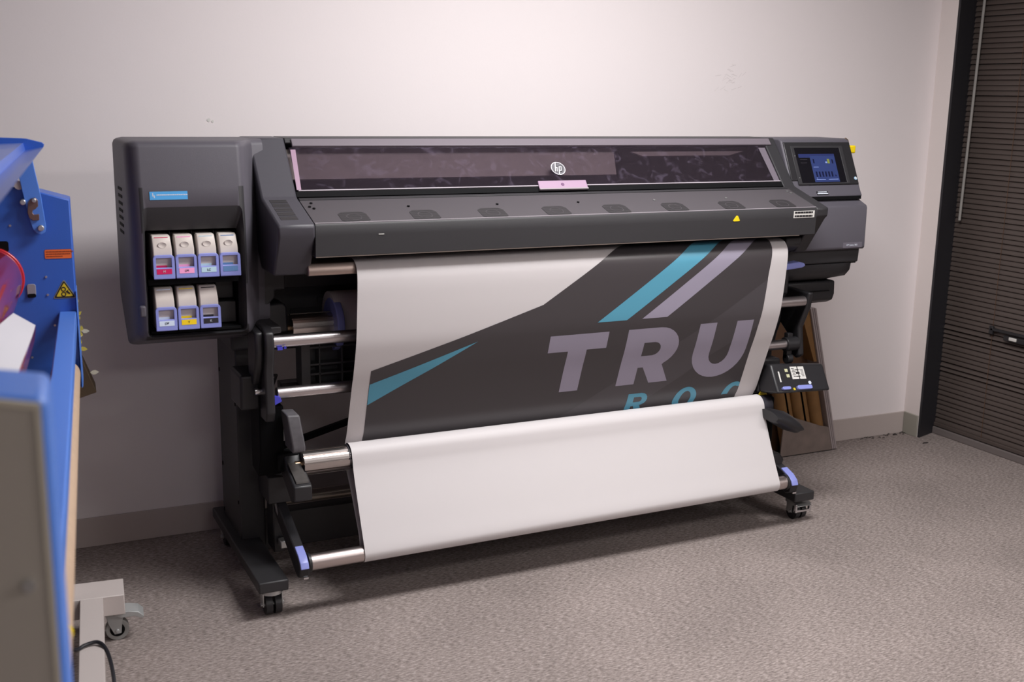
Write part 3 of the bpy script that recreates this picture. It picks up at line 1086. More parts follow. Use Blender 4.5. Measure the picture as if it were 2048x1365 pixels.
# foot rest shaped lever under the box
b = B()
ring0 = []
secs2 = [(2.115, 0.05, 0.415, 0.018), (2.14, 0.05, 0.407, 0.028), (2.185, 0.05, 0.388, 0.034), (2.222, 0.05, 0.370, 0.029), (2.240, 0.055, 0.362, 0.013)]
rings = []
for x, y, zc, r in secs2:
    rings.append([(x, y + 0.055 * math.cos(a) , zc + r * math.sin(a)) for a in [2 * math.pi * i / 16 for i in range(16)]])
part(B().loft(rings).done('reel_lever', BLACKP, PRT, ang=60))
b = B()
b.box((2.138, 0.12, 0.12), (2.20, 0.20, 0.458))
part(b.done('right_reel_stand', PITCH, PRT, bevel=0.01))
b = B()
b.prism([(2.10, 0.235), (2.15, 0.262), (2.19, 0.262), (2.21, 0.235), (2.20, 0.215), (2.12, 0.21)], 1, 0.06, 0.2)
part(b.done('arm_pivot_cover', BLACKP, PRT, bevel=0.006))

b = B()
b.prism([(0.05, 1.045), (0.055, 1.015), (0.09, 0.992), (0.15, 0.985), (0.15, 1.05)], 0, 2.145, 2.214)
part(b.done('exit_bracket', DGREY, PRT, bevel=0.008, seg=3))
# --- right service cabinet with control panel
SC = ((0.270, 1.370), (0.185, 1.190))
b = B()
prof_ = [(0.45, 1.372), (0.285, 1.372), (0.270, 1.366), (0.185, 1.188), (0.172, 1.168), (0.45, 1.168)]
up = part(B().prism(prof_, 0, 2.266, 2.582).done('control_head', GREY, PRT, bevel=0.006, seg=3))
SCP = Plane(*SC)
bz = part(SCP.plate([(2.272, 0.012), (2.578, 0.012), (2.578, 0.178), (2.350, 0.178), (2.320, 0.160), (2.272, 0.160)], -0.004, 0.0025).done('control_panel', BLACKP, PRT, bevel=0.003))
o = frame_plate(SCP, [(2.298, 0.028), (2.536, 0.028), (2.536, 0.176), (2.298, 0.176)], [(2.312, 0.036), (2.520, 0.036), (2.522, 0.170), (2.316, 0.170)], 0.0022, 0.0050).done('screen_bezel', DGREY, bz, bevel=0.001)
sc = SCP.bar(2.312, 0.036, 2.522, 0.171, 0.0022, 0.0032).done('touch_screen', SCR, bz)
lab(sc, 'dim touch screen showing blue charts')
b = B()
b.mi = 0
SCP.bar(2.376, 0.059, 2.490, 0.167, 0.003, 0.0036, b)
b.mi = 1
SCP.bar(2.326, 0.059, 2.376, 0.073, 0.003, 0.0036, b)
SCP.bar(2.376, 0.059, 2.490, 0.066, 0.0034, 0.0039, b)
b.mi = 2
SCP.bar(2.386, 0.079, 2.392, 0.095, 0.0034, 0.0041, b)
SCP.bar(2.472, 0.081, 2.478, 0.096, 0.0034, 0.0041, b)
for k in range(6):
    SCP.bar(2.387 + k * 0.0142, 0.127, 2.394 + k * 0.0142, 0.147, 0.0034, 0.0041, b)
SCP.bar(2.475, 0.140, 2.479, 0.146, 0.0034, 0.0041, b)
b.mi = 3
SCP.bar(2.452, 0.079, 2.462, 0.096, 0.0034, 0.0041, b)
b.mi = 4
SCP.bar(2.442, 0.089, 2.450, 0.095, 0.0034, 0.0041, b)
SCP.bar(2.383, 0.109, 2.406, 0.1105, 0.0034, 0.0041, b)
SCP.bar(2.384, 0.156, 2.426, 0.1585, 0.0034, 0.0041, b)
SCP.bar(2.440, 0.156, 2.485, 0.1585, 0.0034, 0.0041, b)
SCP.bar(2.386, 0.151, 2.391, 0.153, 0.0034, 0.0041, b)
b.mi = 5
SCP.bar(2.330, 0.079, 2.362, 0.081, 0.003, 0.0036, b)
SCP.bar(2.330, 0.092, 2.358, 0.094, 0.003, 0.0036, b)
pass
scr_o = b.done('screen_image', [LCD, LCDD, LCDN, LCDY, LCDW, mat('screen_dim', (48, 46, 52), 0.3)], bz)
b = B()
SCP.plate(circle(2.566, 0.155, 0.0065, 14), 0.002, 0.004, b)
pb = b.done('power_button', mat('power_rim', (150, 186, 216), 0.3), bz)
lab(pb, 'round lit power button')
b = B()
SCP.plate(circle(2.567, 0.154, 0.004, 12), 0.0038, 0.0046, b)
b.done('button_cap', LABW, bz)
b = B()
for x, t in ((2.309, 0.066), (2.308, 0.150)):
    SCP.plate(circle(x, t, 0.0022, 10), 0.003, 0.0052, b)
b.done('bezel_screw', ZINC, bz)
# label under the screen
LP = Plane((0.185, 1.190), (0.172, 1.168))
lb = part(LP.bar(2.372, 0.003, 2.424, 0.0165, 0.0003, 0.0014).done('info_label', TXTD, PRT))
lab(lb, 'black label with two white lines')
b = B()
LP.bar(2.378, 0.0045, 2.418, 0.0070, 0.0012, 0.002, b)
LP.bar(2.374, 0.0105, 2.422, 0.0135, 0.0012, 0.002, b)
b.done('label_print', TXTW, lb)
part(B().box((2.268, 0.17, 1.158), (2.572, 0.45, 1.170)).done('panel_gap', PITCH, PRT))
# service drawer
b = B()
b.prism([(0.45, 1.158), (0.185, 1.158), (0.176, 1.152), (0.143, 1.138), (0.139, 1.130), (0.137, 0.985), (0.142, 0.978), (0.45, 0.978)], 0, 2.268, 2.578)
part(b.done('service_cover', GREY, PRT, bevel=0.005, seg=3))
ml = part(B().box((2.473, 0.1352, 0.985), (2.562, 0.140, 1.004)).done('name_plate', LABG, PRT))
lab(ml, 'grey name plate with white lettering')


def text_mesh(body, size):
    cu = bpy.data.curves.new('txt', 'FONT')
    cu.body = body
    cu.size = size
    cu.align_x = 'CENTER'
    cu.align_y = 'CENTER'
    cu.extrude = 0.0003
    to = bpy.data.objects.new('txt', cu)
    COL.objects.link(to)
    bpy.context.view_layer.update()
    me_ = bpy.data.meshes.new_from_object(to.evaluated_get(bpy.context.evaluated_depsgraph_get()))
    bpy.data.objects.remove(to)
    return me_


me = text_mesh('HP Latex 365', 0.0095)
me.transform(Matrix.Translation((2.514, 0.1350, 0.9945)) @ Matrix.Rotation(math.radians(90), 4, 'X'))
link('name_lettering', me, TXTW, ml, smooth=False)
b = B()
b.prism([(0.45, 0.980), (0.160, 0.980), (0.160, 0.965), (0.163, 0.930), (0.167, 0.926), (0.45, 0.926)], 0, 2.20, 2.574)
part(b.done('service_step', DGREY, PRT, bevel=0.003))
part(B().box((2.20, 0.170, 0.922), (2.570, 0.45, 0.927)).done('panel_gap', PITCH, PRT))
b = B()
rg = []
for x, dx in ((2.20, 0.0), (2.50, 0.0), (2.548, 0.008), (2.570, 0.03)):
    rg.append([(x, 0.45, 0.924), (x, 0.163 + dx, 0.924), (x, 0.168 + dx, 0.895), (x, 0.190 + dx, 0.872), (x, 0.27 + dx * .5, 0.845 + dx * .8), (x, 0.45, 0.83 + dx)])
part(B().loft(rg).done('service_bowl', DGREY, PRT, ang=50))
b = B()
b.prism([(0.45, 0.85), (0.225, 0.850), (0.222, 0.80), (0.230, 0.775), (0.26, 0.762), (0.45, 0.762)], 0, 2.20, 2.53)
part(b.done('waste_box', BLACKP, PRT, bevel=0.008, seg=3))
part(B().box((2.30, 0.2185, 0.812), (2.50, 0.224, 0.815)).done('waste_box_seam', PITCH, PRT))
b = B()
b.prism([(2.15, 0.945), (2.24, 0.952), (2.262, 0.946), (2.266, 0.936), (2.25, 0.930), (2.15, 0.922)], 1, 0.085, 0.125)
lab(part(b.done('load_lever', BLUEV, PRT, bevel=0.005, seg=3)), 'periwinkle loading lever')
b = B()
b.prism([(2.262, 0.982), (2.294, 0.984), (2.297, 1.012), (2.293, 1.012)], 1, 0.128, 0.137)
lab(part(b.done('corner_sticker', LABW, PRT)), 'white corner of a sticker')
b = B()
b.box((2.15, 0.16, 0.82), (2.26, 0.45, 1.05))
part(b.done('right_body_panel', DGREY, PRT, bevel=0.01))

# ------------------------------------------------------------------ ink cartridges
CX0 = 0.051
rows = [(1.005, ['magenta', 'light_magenta', 'light_cyan', 'cyan']), (0.862, ['white', 'yellow', 'black'])]
desc = {'magenta': 'ink cartridge with a magenta label, upper row far left in the cabinet',
        'light_magenta': 'ink cartridge with a pale pink label in the upper row',
        'light_cyan': 'ink cartridge with a pale ice-blue label, third in the upper row',
        'cyan': 'ink cartridge with a muted blue label, upper row far right',
        'white': 'ink cartridge with a whitish label, lower row far left',
        'yellow': 'ink cartridge with a yellow label in the lower row',
        'black': 'ink cartridge with a black label beside the empty slot'}


class Front:
    """vertical plane facing -Y, coordinates (X,Z)"""
    def __init__(s, y):
        s.y = y

    def at(s, x, z, h=0.0):
        return Vector((x, s.y - h, z))


def fp(y, poly, h0, h1, bb=None):
    bb = bb or B()
    bb.loft([[(x, y - h0, z) for x, z in poly], [(x, y - h1, z) for x, z in poly]])
    return bb


def ring_to(poly_outer, rect):
    """project the outer ring on a rectangle so both rings match"""
    x0, z0, x1, z1 = rect
    return [(min(max(x, x0), x1), min(max(z, z0), z1)) for x, z in poly_outer]


carts = {}
for zb, cols in rows:
    for i, c in enumerate(cols):
        x0 = 0.0515 + 0.0592 * i
        xc = x0 + 0.028
        root = thing('ink_cartridge', desc[c], 'ink cartridge', (xc, 0.13, zb - 0.004), 'ink cartridges in the cabinet')
        b = B()
        # ivory shell leaning slightly back at the top
        b.loft([[(-0.0245, -0.018, 0.004), (0.0245, -0.018, 0.004), (0.0245, 0.10, 0.004), (-0.0245, 0.10, 0.004)],
                [(-0.0250, -0.020, 0.050), (0.0250, -0.020, 0.050), (0.0250, 0.10, 0.050), (-0.0250, 0.10, 0.050)],
                [(-0.0255, -0.019, 0.082), (0.0245, -0.019, 0.082), (0.0245, 0.10, 0.082), (-0.0255, 0.10, 0.082)],
                [(-0.0250, -0.005, 0.114), (0.0230, -0.005, 0.114), (0.0230, 0.10, 0.114), (-0.0250, 0.10, 0.114)],
                [(-0.0240, 0.002, 0.119), (0.0220, 0.002, 0.119), (0.0220, 0.10, 0.119), (-0.0240, 0.10, 0.119)]])
        sh = b.done('shell', WHITEP, root, bevel=0.0025)
        if zb > 1:
            bb = B()
            n_ = 18
            rgs = [[(0.012 * q * math.cos(2 * math.pi * k / n_), -0.0200 + dy, 0.094 + 0.0085 * q * math.sin(2 * math.pi * k / n_)) for k in range(n_)] for q, dy in ((1.0, 0.0046), (0.92, 0.0022), (0.6, 0.0034), (0.1, 0.0044))]
            bb.loft(rgs)
            bb.done('thumb_dimple', WHITEP, root, ang=70)
        bb = fp(-0.0035, [(-0.019, 0.1115), (0.017, 0.1115), (0.017, 0.1145), (-0.019, 0.1145)], -0.004, 0.0022)
        s1 = bb.done('colour_stripe', INK[c], root)
        bb = fp(-0.0195, [(-0.019, 0.032), (0.010, 0.032), (0.010, 0.0395), (-0.019, 0.0395)], -0.004, 0.0008)
        bb.done('colour_stripe', INK[c], root)
        # pull handle: frame with a window
        outer = [(-0.028, 0.004), (0.028, 0.004)] + [(0.028 - 0.010 + 0.010 * math.cos(a), 0.0585 + 0.010 * math.sin(a)) for a in [math.pi / 2 * k / 5 for k in range(6)]] + \
                [(-0.028 + 0.010 + 0.010 * math.cos(a), 0.0585 + 0.010 * math.sin(a)) for a in [math.pi / 2 + math.pi / 2 * k / 5 for k in range(6)]]
        inner = ring_to([(x * 0.99, zz) for x, zz in outer], (-0.0205, 0.0345, 0.0205, 0.0605))
        bb = B()
        n_ = len(outer)
        yh = -0.0300
        lean = lambda zz: yh - 0.006 * (1 - (zz - 0.004) / 0.066)
        rg = [[bb.v((x, lean(zz) + d, zz)) for x, zz in r] for r, d in ((outer, 0.008), (outer, 0.0), (inner, 0.0), (inner, 0.008))]
        for k in range(4):
            p, q = rg[k], rg[(k + 1) % 4]
            for a in range(n_):
                a2 = (a + 1) % n_
                bb.f([p[a], p[a2], q[a2], q[a]])
        bmesh.ops.remove_doubles(bb.bm, verts=bb.bm.verts, dist=1e-5)
        h = bb.done('pull_handle', BLUEV, root, bevel=0.0012)
        lab(h, 'periwinkle pull handle')
        bb = B()
        bb.loft([[(x, lean(zz) - hh, zz) for x, zz in [(-0.020, 0.0175), (0.020, 0.0175), (0.020, 0.0315), (-0.020, 0.0315)]] for hh in (-0.002, 0.0007)])
        lbo = bb.done('colour_label', INK[c], h)
        lab(lbo, c.replace('_', ' ') + ' colour label')
        if c != 'cyan':
            me = text_mesh({'magenta': 'M', 'light_magenta': 'LM', 'light_cyan': 'LC', 'white': 'OP', 'yellow': 'Y', 'black': 'K'}[c], 0.0085)
            me.transform(Matrix.Translation((0.0, lean(0.0245) - 0.0013, 0.0245)) @ Matrix.Rotation(math.radians(90 - 5), 4, 'X'))
            link('letter', me, TXTD if c not in ('magenta', 'black') else TXTW, h, smooth=False)

# ------------------------------------------------------------------ printed banner
CPTS = [(.125, 1.034), (.085, 1.043), (.050, 1.040), (.028, 1.026), (.017, 1.003), (.016, .970), (.020, .92), (.026, .86), (.034, .80), (.046, .755), (.064, .70), (.086, .645), (.115, .565), (.140, .497), (.155, .470), (.166, .44), (.168, .425)]


def catmull(P, n=6):
    out = []
    for i in range(len(P) - 1):
        p0, p1, p2, p3 = [Vector(P[k]) for k in (max(i - 1, 0), i, i + 1, min(i + 2, len(P) - 1))]
        for k in range(n):
            t = k / n
            out.append(.5 * ((2 * p1) + (p2 - p0) * t + (2 * p0 - 5 * p1 + 4 * p2 - p3) * t * t + (3 * p1 - p0 - 3 * p2 + p3) * t ** 3))
    out.append(Vector(P[-1]))
    return out


BPR = catmull(CPTS)
BS = [0.0]
for a, c in zip(BPR[:-1], BPR[1:]):
    BS.append(BS[-1] + (c - a).length)


def prof_at(s):
    s = min(max(s, 0), BS[-1] - 1e-6)
    for i in range(len(BS) - 1):
        if BS[i] <= s <= BS[i + 1]:
            u = (s - BS[i]) / (BS[i + 1] - BS[i])
            p = BPR[i].lerp(BPR[i + 1], u)
            d = (BPR[i + 1] - BPR[i]).normalized()
            # blend tangents for a smooth normal
            j = min(i + 1, len(BPR) - 2)
            d2 = (BPR[j + 1] - BPR[j]).normalized()
            d = d.lerp(d2, u).normalized()
            n = Vector((d.y, -d.x))
            if n.x > 0 and s > 0.08:
                n = -n
            if s <= 0.08 and n.y < 0:
                n = -n
            return p, n
    return BPR[-1], Vector((-1, 0))


LOOPP = catmull([(.168, .425), (.163, .40), (.145, .372), (.110, .330), (.070, .270), (.036, .215), (.0255, .180), (.0258, .160), (.018, .1455), (.0, .1392), (-.018, .1455), (-.0262, .163), (-.0225, .182), (.002, .232), (.034, .300), (.062, .360), (.079, .402), (.0855, .428), (.092, .449), (.106, .464), (.126, .4695), (.146, .465), (.160, .452), (.1655, .436)], 5)


def loop_z(x, z):
    k = max(0.0, min(1.0, (0.30 - z) / 0.13))
    return z + 0.010 * (x - 0.6) / 1.53 * k


BAN = thing('printed_banner', 'white media sheet with charcoal and teal print hanging in a loop from the printer', 'banner', (1.36, 0.05, 0.5))
full = [tuple(p) for p in BPR] + [tuple(p) for p in LOOPP[1:]]
X0, X1, NX = 0.596, 2.126, 10
back = []
for i, (y, z) in enumerate(full):
    a, c = Vector(full[max(i - 1, 0)]), Vector(full[min(i + 1, len(full) - 1)])
    d = (c - a).normalized()
    back.append((y + d.y * -0.0006, z + d.x * 0.0006))
b = B()
rows_ = []
for i in range(NX + 1):
    x = X0 + (X1 - X0) * i / NX
    rows_.append([(x, y, loop_z(x, z)) for y, z in full] + [(x, y, loop_z(x, z)) for y, z in reversed(back)])
b.loft(rows_)
sheet = b.done('sheet', PAPER, BAN, ang=60)
rel(sheet, BAN)


def print_shape(name, polys, m, h, parent, label=None):
    """flat shapes (rings in X and sheet length) laid on the curved sheet"""
    bm = bmesh.new()
    flat = [Vector((x, s, 0)) for r in polys for x, s in r]
    vs = [bm.verts.new(p) for p in flat]
    for t in tessellate_polygon([[Vector((x, s, 0)) for x, s in r] for r in polys]):
        try:
            bm.faces.new([vs[i] for i in t])
        except ValueError:
            pass
    s0, s1 = min(p.y for p in flat), max(p.y for p in flat)
    for s in BS:
        if s0 < s < s1:
            bmesh.ops.bisect_plane(bm, geom=bm.verts[:] + bm.edges[:] + bm.faces[:], plane_co=(0, s, 0), plane_no=(0, 1, 0))
    for v in bm.verts:
        p, n = prof_at(v.co.y)
        v.co = Vector((v.co.x, p.x + n.x * h, p.y + n.y * h))
    for f_ in bm.faces:
        f_.normal_update()
        if f_.normal.y > 0:
            f_.normal_flip()
    me_ = bpy.data.meshes.new(name)
    bm.to_mesh(me_)
    bm.free()
    o_ = link(name, me_, m, parent, ang=60)
    rel(o_, BAN) if parent is BAN else None
    if label:
        o_['label'] = label
    return o_


SE = 0.722
pan = print_shape('printed_field', [[(1.543, 0.03), (2.073, 0.03), (2.062, 0.10), (2.052, 0.20), (2.046, 0.30), (2.044, 0.45), (2.044, SE), (0.650, SE), (0.649, 0.4316), (1.196, 0.2565)]], PDARK, 0.0006, BAN, 'charcoal printed field')


def sub(name, polys, m, h, label=None):
    o_ = print_shape(name, polys, m, h, pan, label)
    return o_


sub('printed_band', [[(2.0515, 0.2205), (2.045, 0.391), (1.874, 0.495), (1.772, 0.5754), (1.55, 0.72), (1.28, 0.72), (1.372, 0.660)]], PBAND, 0.0008, 'lighter charcoal diagonal band')
sub('printed_stripe', [[(1.396, 0.3285), (1.5045, 0.3285), (1.9285, 0.03), (1.820, 0.03)]], PTEAL, 0.0011, 'teal slanted stripe')
sub('printed_stripe', [[(1.5624, 0.328), (1.6588, 0.328), (2.062, 0.036), (2.066, 0.03), (1.975, 0.03)]], PLAV, 0.0011, 'lavender grey slanted stripe')
sub('printed_wedge', [[(0.984, 0.360), (0.650, 0.4805), (0.650, 0.555)]], PTEAL, 0.0011, 'teal wedge')
TT, TB = 0.3642, 0.5835
sub('printed_letter', [[(1.2330, TT), (1.4462, TT), (1.4462, 0.4240), (1.3742, 0.4240), (1.3742, TB), (1.3060, TB), (1.3060, 0.4252), (1.2330, 0.4252)]], PLAV, 0.0011, 'letter T')


def arc(cx, cy, rx, ry, a0, a1, n=8):
    return [(cx + rx * math.cos(math.radians(a0 + (a1 - a0) * k / n)), cy + ry * math.sin(math.radians(a0 + (a1 - a0) * k / n))) for k in range(n + 1)]


Ro = [(1.520, TT), (1.640, TT)] + arc(1.642, 0.4415, 0.088, 0.0775, -88, 58, 12) + [(1.684, 0.5125), (1.7230, TB), (1.6490, TB), (1.6105, 0.5180), (1.5905, 0.5180), (1.5905, TB), (1.520, TB)]
Rh = [(1.5912, 0.4188), (1.630, 0.4188)] + arc(1.632, 0.4452, 0.0285, 0.0262, -85, 85, 8) + [(1.5912, 0.4716)]
sub('printed_letter', [Ro, Rh], PLAV, 0.0011, 'letter R')
Uo = [(1.7995, TT), (1.8675, TT), (1.8690, 0.488)] + arc(1.9095, 0.488, 0.0405, 0.0460, 180, 0, 10)[1:-1] + [(1.9500, 0.488), (1.9505, TT), (2.0195, TT), (2.0215, 0.480)] + arc(1.911, 0.480, 0.1105, 0.1075, 0, 180, 16)[1:-1] + [(1.8005, 0.480)]
sub('printed_letter', [Uo], PLAV, 0.0011, 'letter U')
PO = [(1.5820, 0.6235), (1.632, 0.6235)] + arc(1.633, 0.6505, 0.029, 0.027, -85, 85, 8) + [(1.640, 0.6780), (1.660, 0.7215), (1.634, 0.7215), (1.615, 0.6790), (1.605, 0.6790), (1.605, 0.7215), (1.5820, 0.7215)]
PH = [(1.6075, 0.6390), (1.630, 0.6390)] + arc(1.630, 0.6497, 0.0105, 0.0107, -85, 85, 6) + [(1.6075, 0.6604)]
sub('printed_letter', [PO, PH], PTEAL, 0.0011, 'teal letter R, cut off by the loop')
sub('printed_letter', [arc(1.8210, 0.6720, 0.0475, 0.0523, 0, 360, 30)[:-1], arc(1.8225, 0.6720, 0.0225, 0.0350, 0, 360, 24)[:-1]], PTEAL, 0.0011, 'teal letter O, cut off by the loop')
C_o = [(x, s) for x, s in arc(2.0250, 0.6720, 0.0475, 0.0523, 180, 292, 14)]
C_i = [(x, s) for x, s in arc(2.0265, 0.6720, 0.0225, 0.0350, 292, 180, 12)]
sub('printed_letter', [C_o + [(2.0430, 0.6235), (2.0430, 0.6400)] + C_i], PTEAL, 0.0011, 'teal round letter cut by the sheet margin')

# ------------------------------------------------------------------ clip on the printer's right end
ck = thing('yellow_clip', 'small bright yellow clip hooked on the right end of the printer', 'clip', (2.60, 0.30, 1.34))
b = B()
b.box((2.600, 0.285, 1.317), (2.634, 0.302, 1.346))
rel(b.done('clip_body', YEL, ck, bevel=0.005, seg=3), ck)
rel(B().tube([(2.586, 0.295, 1.372), (2.598, 0.295, 1.366), (2.604, 0.295, 1.352), (2.606, 0.295, 1.340)], 0.003, 8).done('clip_hook', BRASS, ck), ck)

# ------------------------------------------------------------------ storage tray with cardboard tubes
TR = thing('storage_tray', 'tilted shallow brown tray with a grey edge leaning against the wall', 'tray', (2.78, 0.70, 0))
yf, yb = 0.66, 0.745


def trp(b_, pts, y0, y1):
    b_.loft([[(x, y0, z) for x, z in pts], [(x, y1, z) for x, z in pts]])
    return b_


rel(trp(B(), [(2.797, 0.648), (2.828, 0.648), (3.004, 0.004), (2.976, 0.004)], yf, yb).done('side_board', MIRRF, TR, bevel=0.002), TR)
b = B()
for k in (0.30, 0.62):
    trp(b, [(2.797 + .031 * k - .0015, 0.648), (2.797 + .031 * k + .0015, 0.648), (2.976 + .028 * k + .0015, 0.006), (2.976 + .028 * k - .0015, 0.006)], yf - 0.0012, yf + 0.002)
rel(b.done('edge_groove', mat('groove_grey', (118, 108, 110), 0.6), TR), TR)
rel(trp(B(), [(2.527, 0.648), (2.797, 0.648), (2.976, 0.002), (2.706, 0.002)], yb - 0.008, yb).done('back_board', TUBED, TR), TR)
rel(trp(B(), [(2.752, 0.648), (2.797, 0.648), (2.862, 0.41), (2.846, 0.41)], yf + 0.012, yb - 0.008).done('corner_flap', TUBE, TR), TR)
rel(trp(B(), [(2.700, 0.190), (2.810, 0.152), (2.90, 0.120), (2.944, 0.110), (2.974, 0.004), (2.690, 0.004)], yf, yf + 0.006).done('front_board', RUG, TR), TR)
rel(trp(B(), [(2.690, 0.004), (2.976, 0.004), (2.976, 0.0), (2.690, 0.0)], yf + 0.001, yb).done('base_board', PITCH, TR), TR)
tubes = [(2.775, 0.36, 0.040, 'leftmost brown cardboard tube leaning in the tilted tray'), (2.860, 0.35, 0.042, 'middle brown cardboard tube leaning in the tilted tray'), (2.938, 0.285, 0.033, 'short slim cardboard tube at the right of the tilted tray')]
for x, top, rr, l in tubes:
    t = thing('cardboard_tube', l, 'tube', (x, 0.702, 0.005), 'cardboard tubes in the tray')
    lean = -0.272
    bb = B()
    n = 22
    ring = lambda z_, r_: [(r_ * math.cos(2 * math.pi * i / n) + lean * z_, min(r_, 0.034) * math.sin(2 * math.pi * i / n), z_) for i in range(n)]
    bb.loft([ring(0, rr), ring(top, rr), ring(top, rr - 0.005), ring(0.02, rr - 0.005)])
    bb.done('tube_wall', TUBE, t)
# loose carpet threads by the corner
b = B()
random.seed(11)
for i in range(26):
    x = 3.38 + random.gauss(0, 0.10)
    y = 0.742 - abs(random.gauss(0, 0.018))
    if x > XR - 0.02:
        continue
    l = random.uniform(0.008, 0.028)
    a = random.uniform(-0.7, 0.7)
    b.tube([(x, y, 0.003), (x + l * .5 * math.cos(a), y + l * .4 * math.sin(a), 0.006), (x + l * math.cos(a), y + l * .6 * math.sin(a), 0.002)], 0.0013, 5)
o = b.done('carpet_threads', PITCH)
o['kind'] = 'stuff'
tag(o, 'frayed black carpet threads along the baseboard by the corner', 'threads')
b = B()
b.tube([(3.425, 0.575, 0.003), (3.435, 0.57, 0.006), (3.455, 0.572, 0.003)], 0.002, 5)
tag(b.done('black_scrap', PITCH), 'tiny black scrap lying on the carpet near the corner', 'scrap')

# ------------------------------------------------------------------ roller laminator at the left
TH = math.radians(5.4985)
OL = Vector((-0.2, 0.08, 0.0))
LAM = thing('roller_laminator', 'blue roller laminator on a pale grey wheeled stand at the left edge', 'laminator', OL)
LAM.rotation_euler = (0, 0, -TH)
# local frame of the laminator: x = u (to the right), y = -v (v runs towards the viewer)
LX = lambda p: Vector((p[0], -p[1], p[2]))


def LB():
    return B(LX)


def lp(b_, name, m, bevel=0.0, parent=None, seg=2, ang=35, smooth=True):
    return b_.done(name, m, parent or LAM, bevel, seg, smooth, ang)


def uz(b_, poly, v0, v1):
    b_.loft([[(u, v0, z) for u, z in poly], [(u, v1, z) for u, z in poly]])
    return b_


VN = 1.955
fpz = [(-0.42, 1.30), (-0.20, 1.285), (-0.017, 1.246), (0.050, 1.226), (0.0515, 0.90), (0.050, 0.73), (-0.10, 0.71), (-0.42, 0.71)]
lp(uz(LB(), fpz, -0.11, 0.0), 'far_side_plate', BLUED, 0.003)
lp(uz(LB(), [(0.0505, 0.99), (0.0525, 0.99), (0.0545, 0.735), (0.0505, 0.73)], -0.09, 0.012), 'plate_flange', BLUE, 0.0008)
near = uz(LB(), [(-0.42, 1.29), (-0.20, 1.275), (-0.017, 1.245), (0.058, 1.233), (0.0625, 1.225), (0.0625, 0.30), (-0.42, 0.30)], VN, VN + 0.105)
lp(near, 'near_side_plate', BLUE, 0.006, seg=3)
cv = uz(LB(), [(-0.42, 1.272), (-0.20, 1.260), (-0.017, 1.244), (0.056, 1.230), (0.0575, 0.32), (-0.42, 0.32)], VN + 0.105, VN + 0.112)
cvo = lp(cv, 'end_cover', COVER, 0.002)
b = LB()
uz(b, [(0.0515, 1.226), (0.0565, 1.230), (0.058, 0.32), (0.053, 0.32)], VN + 0.110, VN + 0.1135)
uz(b, [(-0.42, 1.267), (-0.20, 1.255), (-0.017, 1.239), (0.052, 1.225), (0.053, 1.231), (-0.017, 1.245), (-0.20, 1.261), (-0.42, 1.273)], VN + 0.110, VN + 0.1135)
lp(b, 'cover_seam', COVEDGE, 0)
for u_, z_ in ((0.036, 1.06), (-0.02, 1.19)):
    lp(LB().cyl((u_, VN + 0.111, z_), (u_, VN + 0.116, z_), 0.006, 12), 'cover_screw', ZINC)
# long lower beam
lp(LB().box((0.0075, 0.0, 0.895), (0.049, VN, 0.9365)), 'lower_beam', BLUE, 0.003)
# rollers
for (u_, z_, r_, nm) in ((-0.150, 1.030, 0.078, 'upper'), (-0.150, 0.868, 0.080, 'lower')):
    o = lp(LB().cyl((u_, 0.015, z_), (u_, VN - 0.01, z_), r_, 40), 'laminating_roller', ROLLER)
    rr = lp(LB().cyl((u_, 0.002, z_), (u_, 0.016, z_), r_ + 0.004, 40), 'roller_end', RED, 0.002)
# feed table under the white sheet
b = LB()
b.loft([[(u_, 0.45, z_) for u_, z_ in ((-0.30, 0.985), (-0.070, 1.018), (-0.027, 0.988), (-0.033, 0.95), (-0.30, 0.95))],
        [(u_, 1.30, z_) for u_, z_ in ((-0.30, 1.045), (-0.095, 1.084), (-0.021, 1.052), (-0.027, 1.0), (-0.30, 1.0))]])
lp(b, 'feed_table', ROLLER, 0.004)
# top channel and its end cap
chan = [(-0.20, 1.372), (-0.100, 1.368), (-0.0495, 1.370), (-0.0455, 1.352), (-0.003, 1.360), (-0.006, 1.355), (-0.047, 1.346), (-0.053, 1.364), (-0.100, 1.362), (-0.20, 1.366)]
lp(uz(LB(), chan, 0.0, VN + 0.10), 'top_channel', mat('glossy_blue_enamel', (80, 112, 196), 0.34, coat=0.15))
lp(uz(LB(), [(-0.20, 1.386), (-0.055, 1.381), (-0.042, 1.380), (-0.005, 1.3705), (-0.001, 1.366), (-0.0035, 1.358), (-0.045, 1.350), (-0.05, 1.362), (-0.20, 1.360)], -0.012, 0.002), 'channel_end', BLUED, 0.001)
# lifting arm with its hook
lp(uz(LB(), [(-0.032, 1.345), (-0.026, 1.300), (-0.016, 1.236), (-0.009, 1.160), (-0.012, 1.146), (-0.022, 1.140), (-0.033, 1.145), (-0.040, 1.154), (-0.046, 1.175), (-0.059, 1.251), (-0.066, 1.30), (-0.07, 1.345)], 0.010, 0.018), 'lift_arm', BLUE, 0.0012)
hook = [(-0.041, 1.232), (-0.030, 1.235), (-0.024, 1.228), (-0.024, 1.213), (-0.031, 1.206), (-0.0375, 1.204), (-0.0385, 1.196), (-0.035, 1.192), (-0.023, 1.193), (-0.0235, 1.178), (-0.038, 1.177), (-0.047, 1.184), (-0.050, 1.197), (-0.047, 1.222)]
lp(uz(LB(), hook, 0.018, 0.024), 'lock_hook', mat('worn_bronze', (128, 104, 98), 0.4, metal=0.7), 0.001)
for u_, z_, r_ in ((-0.059, 1.224, 0.007), (-0.021, 1.158, 0.0075), (-0.033, 1.228, 0.0055)):
    lp(LB().cyl((u_, 0.0, z_), (u_, 0.030, z_), r_, 16), 'bolt', ZINC, 0.0015)
b = LB()
b.cyl((-0.066, -0.03, 1.265), (-0.066, 0.012, 1.265), 0.011, 14)
lp(b, 'arm_boss', LGREY)
